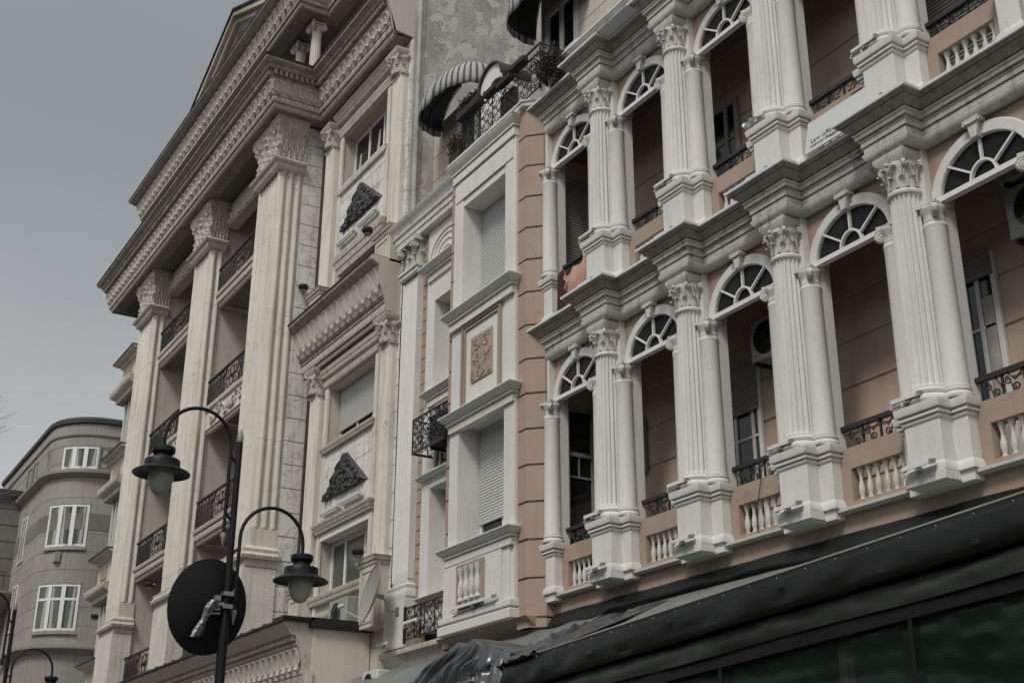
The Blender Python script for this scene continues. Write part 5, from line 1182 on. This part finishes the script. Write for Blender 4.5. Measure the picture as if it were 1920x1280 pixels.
# ================================================================== TERRACE THINGS
def awning(x0, x1, zt, ya, proj, h, label):
    T = thing('awning', label, 'awning', ((x0+x1)/2, ya, zt-h), 'rounded awnings over the terrace'); cx, rx = (x0+x1)/2, (x1-x0)/2
    K, J = 36, 9; vs = []; uvs = []
    for j in range(J+1):
        ph = pi/2*(1-j/J)*.98; 
        for i in range(K+1):
            a = pi*i/K; q = cos(ph); k = abs(cos(a))**.7*(1 if cos(a) > 0 else -1); s = sin(a)**.75 if sin(a) > 0 else 0
            vs.append((cx-rx*k*(.25+.75*q), ya-.005-proj*s*q, zt-h+h*sin(ph))); uvs.append((i/K*19, 0))
    for i in range(K+1):
        x, y, z_ = vs[J*(K+1)+i]; a = i/K*19; vs.append((x, y-.004, z_-.13-.035*abs(sin(a*pi/2)))); uvs.append((i/K*19, 1))
    R_ = J+2; me = bpy.data.meshes.new('canopy'); fs = [(j*(K+1)+i, j*(K+1)+i+1, (j+1)*(K+1)+i+1, (j+1)*(K+1)+i) for j in range(R_-1) for i in range(K)]
    me.from_pydata(vs, [], fs); uvl = me.uv_layers.new(name='UVMap')
    for l in me.loops: uvl.data[l.index].uv = uvs[l.vertex_index]
    me.materials.append(STRIPE); me.shade_smooth(); o = place(bpy.data.objects.new('canopy', me), T, (0, 0, 0)); so = o.modifiers.new('cloth', 'SOLIDIFY'); so.thickness = .006
    lin = MB(); lv = [(cx+(x-cx)*.975, ya-(ya-y)*.975, z_-.012) for x, y, z_ in vs[:(J+1)*(K+1)]]
    lin.add(lv, [f for f in fs if max(f) < (J+1)*(K+1)]); obj('dark_lining', lin, INK, T)
    fr = MB()
    for i in range(0, K+1, 4): fr.tube([Vector(lv[j*(K+1)+i])+Vector((0, .01, -.015)) for j in range(J+1)], .010, 4)
    for j in (3, 6, 9): fr.tube([Vector(lv[j*(K+1)+i])+Vector((0, .01, -.015)) for i in range(K+1)], .009, 4)
    obj('frame', fr, RAILM, T); return T
awning(-18.45, -16.45, 14.74, 9.50, .74, .60, 'grey striped rounded awning over the left terrace door')
awning(-15.15, -13.55, 15.20, 9.50, .80, 1.0, 'dark rounded awning at the top edge over the right terrace window')
def plant(name, c, r, n, m, label, box=None, group='plants on the terrace'):
    T = thing(name, label, 'plant', (c[0], c[1], c[2]-r[2]), group); rr = random.Random(int(abs(c[0]*100))); f = MB(); st = MB()
    for i in range(n):
        a, b, q = rr.uniform(0, 2*pi), rr.uniform(-1, 1), rr.random()**.45; s = sqrt(1-b*b); lump = .8+.3*sin(5*a)*cos(4*b)
        p = Vector((c[0]+r[0]*q*s*cos(a)*lump, c[1]+r[1]*q*s*sin(a)*lump, c[2]+r[2]*q*b*lump)); d = Vector((rr.uniform(-1, 1), rr.uniform(-1, 1), rr.uniform(-.6, 1))).normalized(); t_ = d.orthogonal().normalized(); L = rr.uniform(.018, .034)
        f.add([p, p+d*L+t_*L*.4, p+d*L*2, p+d*L-t_*L*.4], [(0, 1, 2, 3)])
        if i % 14 == 0: st.tube([Vector((c[0], c[1], c[2]-r[2]*.9)), (Vector((c[0], c[1], c[2]-r[2]*.4))+p)/2, p], .004, 3)
    obj('foliage', f, m, T); obj('stems', st, BARK, T)
    if box: bevel(obj('planter', MB().box(*box), POT, T), .01)
    return T
plant('hanging_plant', (-13.30, 8.60, 12.26), (.36, .24, .34), 2800, LEAFM, 'bushy dark plant hanging at the corner of the terrace railing', (-13.6, -13.15, 8.62, 8.80, 12.40, 12.52))
plant('flower_box', (-15.72, 8.60, 12.98), (.34, .15, .13), 900, LEAFR, 'reddish flowers in a long box hung on the terrace railing', (-16.0, -15.30, 8.50, 8.64, 12.74, 12.88))
plant('potted_plant', (-16.25, 8.66, 12.48), (.30, .18, .22), 900, LEAFR, 'reddish leafy plant at the left end of the terrace railing', (-16.42, -16.1, 8.6, 8.8, 12.14, 12.30))
bx = thing('planter_boxes', 'long dark planter boxes hung along the middle of the terrace railing', 'planter', (-14.7, 8.6, 12.7))
for a_, b_, c_ in ((-15.20, -14.82, 12.76), (-14.78, -14.40, 12.70), (-14.36, -13.98, 12.78)): bevel(obj('box', MB().box(a_, b_, 8.54, 8.65, c_, c_+.09), POT, bx), .01)
obj('bundle', MB().blob((-14.92, 8.66, 12.93), .10, 10, 7, (1.7, .8, .7)).blob((-14.62, 8.68, 12.97), .12, 10, 7, (1, .8, 1)), POT, bx)
obj('cloth', MB().box(-14.9, -14.5, 8.70, 8.78, 12.2, 12.66), POT, bx)
# small dome cameras
def camera_dome(x, y, z, label):
    T = thing('security_camera', label, 'camera', (x, y, z), 'small dome cameras on the cream building')
    obj('housing', shared('dome', lambda: MB().lathe(0, 0, [(.02, .0), (.07, .02), (.10, .06), (.105, .10), (.09, .13), (.0, .14)], 16), BLKEDGE), None, T, (x, y, z))
    obj('lens_ring', shared('domer', lambda: MB().lathe(0, 0, [(.055, -.012), (.075, .012), (.06, .02)], 14).tube([(0, 0, .1), (.12, .1, .08)], .015, 5), DISHL), None, T, (x, y, z)); return T
camera_dome(-22.72, 8.62, 12.30, 'dome camera on the left pedestal above the great hood'); camera_dome(-19.62, 8.62, 12.26, 'dome camera on the right pedestal above the great hood')
camera_dome(-19.34, 8.62, 6.18, 'dome camera on the pedestal above the grey satellite dish'); camera_dome(-28.7, 7.75, 7.10, 'camera at the foot of the middle giant pilaster'); camera_dome(-33.5, 7.75, 7.10, 'camera at the foot of the leftmost giant pilaster')

# ================================================================== RESTAURANT TENT
def zf(x): return 3.49+.050*(x+11.9)
TT = thing('restaurant_tent', 'long dark restaurant tent with vinyl windows along the foot of the pink building', 'tent', (-7, 8, 0))
XA, XB, YF = -11.95, -2.5, 7.10
m = MB(); vs = []; I, J = 120, 10
for j in range(J+1):
    t_ = j/J
    for i in range(I+1):
        x = XA+(XB-XA)*i/I; sag = -.03*sin(pi*t_)+(.008*sin(x*9+t_*5)+.005*sin(x*23-t_*9)+.006*sin(x*3+11*t_))*sin(pi*t_)
        vs.append((x, 8.96+(YF-8.96)*t_, mix(4.30, zf(x), t_)+sag))
m.add(vs, [(j*(I+1)+i, j*(I+1)+i+1, (j+1)*(I+1)+i+1, (j+1)*(I+1)+i) for j in range(J) for i in range(I)])
o = obj('roof_sheet', m, TARPG, TT); sl_ = o.modifiers.new('cloth', 'SOLIDIFY'); sl_.thickness = .008; sl_.offset = -1
m = MB(); vs = []; I = 160
for j in range(5):
    t_ = j/4
    for i in range(I+1):
        x = -14.4+(XB+14.4)*i/I; vs.append((x, 8.965-.11*sin(pi*t_*.5)-.006*sin(x*7+t_*4)-.003*sin(x*17), mix(4.46 if x > -13.95 else 4.36, 4.295-.05*(x < -12.6)-.09*min(1, max(0, x+9.6)), t_)+.003*sin(x*5)))
m.add(vs, [(j*(I+1)+i, j*(I+1)+i+1, (j+1)*(I+1)+i+1, (j+1)*(I+1)+i) for j in range(4) for i in range(I)])
o = obj('wall_flap', m, TARPD, TT); o.modifiers.new('cloth', 'SOLIDIFY').thickness = .006
obj('edge_piping', MB().tube([(XA+.2*i, YF-.008, zf(XA+.2*i)+.004) for i in range(48)], .009, 6), DISHL, TT)
def crease(w): w = w-math.floor(w); return 1-abs(2*w-1)**1.6
def wr(x, z): return .5*crease(x*.55+1.7*z+.4*sin(x*1.3))+.3*crease(x*1.9-2.6*z+.5*sin(z*7+x))+.2*crease(x*4.3+5.1*z)+.35*crease(.25*x+6*z+.3*sin(2.1*x))
m = MB(); vs = []; I = 150
for j in range(6):
    t_ = j/5
    for i in range(I+1):
        x = XA+(XB-XA)*i/I; vs.append((x, YF-.01-.012*sin(pi*t_)-.042*wr(x*1.3, .5*t_)*sin(pi*min(1, t_*1.2)*.5), zf(x)-.012-.30*t_))
m.add(vs, [(j*(I+1)+i, j*(I+1)+i+1, (j+1)*(I+1)+i+1, (j+1)*(I+1)+i) for j in range(5) for i in range(I)])
o = obj('valance', m, TARPD, TT); o.modifiers.new('cloth', 'SOLIDIFY').thickness = .006
obj('blind_bottom', (lambda q: q.add([(x, y, z) for y in (YF+.03, YF+.036) for x, z in ((XA, zf(XA)-.60), (XB, zf(XB)-.60), (XB, zf(XB)-.49), (XA, zf(XA)-.49))], [(0, 1, 2, 3), (4, 5, 6, 7), (0, 1, 5, 4), (2, 3, 7, 6)]))(MB()), TARPD2, TT)
m = MB(); vs = []; I = 150
for j in range(7):
    t_ = j/6
    for i in range(I+1):
        x = XA+(XB-XA)*i/I; vs.append((x, YF+.025-.012*sin(pi*t_)-.022*wr(x, .4+.2*t_), zf(x)-.33-.165*t_+.006*sin(x*2.3)))
m.add(vs, [(j*(I+1)+i, j*(I+1)+i+1, (j+1)*(I+1)+i+1, (j+1)*(I+1)+i) for j in range(6) for i in range(I)])
obj('rolled_blind', m, VALG, TT, angle=179)
m = MB(); vs = []; I, J = 260, 60
for j in range(J+1):
    for i in range(I+1): x, z_ = XA+(XB-XA)*i/I, 1.0+2.5*j/J; vs.append((x, YF+.10-.028*wr(x, z_), z_))
m.add(vs, [(j*(I+1)+i, j*(I+1)+i+1, (j+1)*(I+1)+i+1, (j+1)*(I+1)+i) for j in range(J) for i in range(I)])
obj('vinyl_wall', m, VINYL, TT, angle=179)
for x in (-10.7, -8.5, -6.4, -4.3): obj('vinyl_seam', MB().box(x-.02, x+.02, YF+.035, YF+.04, 1.0, 3.2), TARPD2, TT)
obj('end_wall', MB().box(XA, XA+.01, YF+.05, 8.95, .12, 3.6), TARPD, TT)
for x in (-11.9, -9.6, -7.15, -4.9, -2.6): obj('post', MB().box(x-.04, x+.04, YF+.10, YF+.18, .12, zf(x)-.05), STEELP, TT)
for x in (-10.6, -8.35, -5.9, -3.9): obj('green_frame', MB().box(x-.03, x+.03, YF+.9, YF+.96, .12, 3.2).box(x-.5, x+.5, YF+.9, YF+.95, 2.5, 2.55), GREENP, TT)
obj('inner_beam', MB().box(XA, XB, 7.9, 8.0, 3.35, 3.5), RAILM, TT)
for i in range(28): obj('stud', shared('stud', lambda: MB().blob((0, 0, 0), .0042, 6, 4), FLASH), None, TT, (XA+.33*i, YF-.03, zf(XA+.33*i)-.035))
for x, z0_, z1_ in ((-6.0, 2.45, 2.62), (-9.2, 2.3, 2.5)): obj('inner_parasol', MB().lathe(x, YF+1.1, [(.02, z1_+.12), (.9, z0_), (.9, z0_-.03), (.02, z1_+.08)], 8).box(x-.02, x+.02, YF+1.08, YF+1.12, .12, z1_), CURT, TT)
for x in (-5.2, -4.2, -7.9): obj('string_cable', MB().tube([(x-.5+i*.1, YF+.5, 3.1-.35*sin(pi*i/10)) for i in range(11)], .006, 4), LEDW, TT)
# second, older canopy to the left and the crumpled tarpaulin over the joint
CN = thing('side_canopy', 'grey green sloping canopy below the bay window and the white pilaster', 'canopy', (-16, 8, 3.5))
m = MB(); vs = []; I, J = 70, 10
for j in range(J+1):
    t_ = j/J
    for i in range(I+1): x = -20.5+8.0*i/I; vs.append((x, 8.75+(7.0-8.75)*t_, mix(4.24, 3.36, t_)-.05*sin(pi*t_)+.012*sin(x*8+4*t_)))
m.add(vs, [(j*(I+1)+i, j*(I+1)+i+1, (j+1)*(I+1)+i+1, (j+1)*(I+1)+i) for j in range(J) for i in range(I)])
o = obj('canopy_sheet', m, TARPG, CN); o.modifiers.new('cloth', 'SOLIDIFY').thickness = .008
for x in (-20.3, -16.5, -12.6): obj('post', MB().box(x-.03, x+.03, 7.0, 7.06, .12, 3.36), RAILM, CN)
obj('front_bar', MB().box(-20.5, -12.5, 6.98, 7.03, 3.30, 3.36), RAILM, CN)
TC = thing('crumpled_tarpaulin', 'crumpled shiny black tarpaulin bunched over the left end of the tent', 'tarpaulin', (-12.8, 7.4, 3.2))
rr = random.Random(4)
def drape(I, J, pt):
    m = MB(); vs = [pt(i/I, j/J) for j in range(J+1) for i in range(I+1)]
    return m.add(vs, [(j*(I+1)+i, j*(I+1)+i+1, (j+1)*(I+1)+i+1, (j+1)*(I+1)+i) for j in range(J) for i in range(I)])
def front(u_, t_):
    tt = (t_-.22)/.78
    if tt < 0: k = -tt/.282; return (mix(-13.25, -11.9, u_), 7.22+1.1*k, 3.84-.32*max(0, u_-.45)/.55-.03*k+.05*sin(9*u_)*sin(pi*u_)+.02*sin(23*u_+4*k)+.28*k*max(0, u_-.45)/.55)
    x = mix(-13.30-2.3*tt, -11.95-.10*tt, u_); z_ = 3.84-.32*max(0, u_-.45)/.55*(1-tt)-1.0*tt+.05*sin(9*u_)*sin(pi*u_)*(1-tt)+.03*sin(23*u_)*(1-tt)
    a = atan2(x+12.55, 4.15-z_)
    f = .085*crease(a*2.3+.3*sin(5*tt))+.035*crease(a*6.1+1.3*tt)+.018*crease(a*13-2.1*tt+.5*sin(7*u_))+.02*sin(14*tt+9*u_)
    return (x+.02*sin(20*tt), 7.22-.22*tt-f*min(1, tt*4+.15), z_)
o = obj('hanging_sheet', drape(130, 90, front), TARPC, TC, angle=179); o.modifiers.new('cloth', 'SOLIDIFY').thickness = .005
fl = [(rr.uniform(-12.6, -11.2), rr.uniform(7.1, 8.7), rr.uniform(-1.2, 1.2), rr.uniform(.03, .07)) for _ in range(18)]
def lying(u_, t_):
    x = -12.75+1.55*u_+.3*t_*u_; y = mix(8.75, 7.06, t_)+.05*sin(8*u_); z_ = mix(4.28, zf(x), (8.96-y)/(8.96-YF))+.015
    e_ = min(1, 8*u_, 8*(1-u_), 8*t_+.2)
    for a, b, k, am in fl: d = (x-a)*cos(k)+(y-b)*sin(k); z_ += e_*am*math.exp(-(d/.045)**2)*math.exp(-((x-a)**2+(y-b)**2)/.22)
    return (x, y, z_+e_*.012*sin(9*x+7*y))
o = obj('lying_sheet', drape(110, 80, lying), TARPC, TC, angle=179); o.modifiers.new('cloth', 'SOLIDIFY').thickness = .005

# ================================================================== OTHER SIDE OF THE STREET (unseen, added behind the camera to darken reflections and low skylight)
OB = thing('added_opposite_building', 'unseen dark building added across the street to darken reflections', 'building', (-20, -16, 0))
obj('wall', MB().box(-75, 25, -22, -15, 0, 10.5), FARG, OB)
obj('roof', MB().prismX([(-22, 10.5), (-14.8, 10.5), (-18.4, 12.6)], -75, 25), ROOF, OB)
for i in range(24):
    for z_ in (1.2, 4.4, 7.4): obj('window', shared('opp_window', lambda: MB().box(-.7, .7, -15.0, -14.95, 0, 1.8), GLASS), None, OB, (-60+3.4*i, 0, z_))
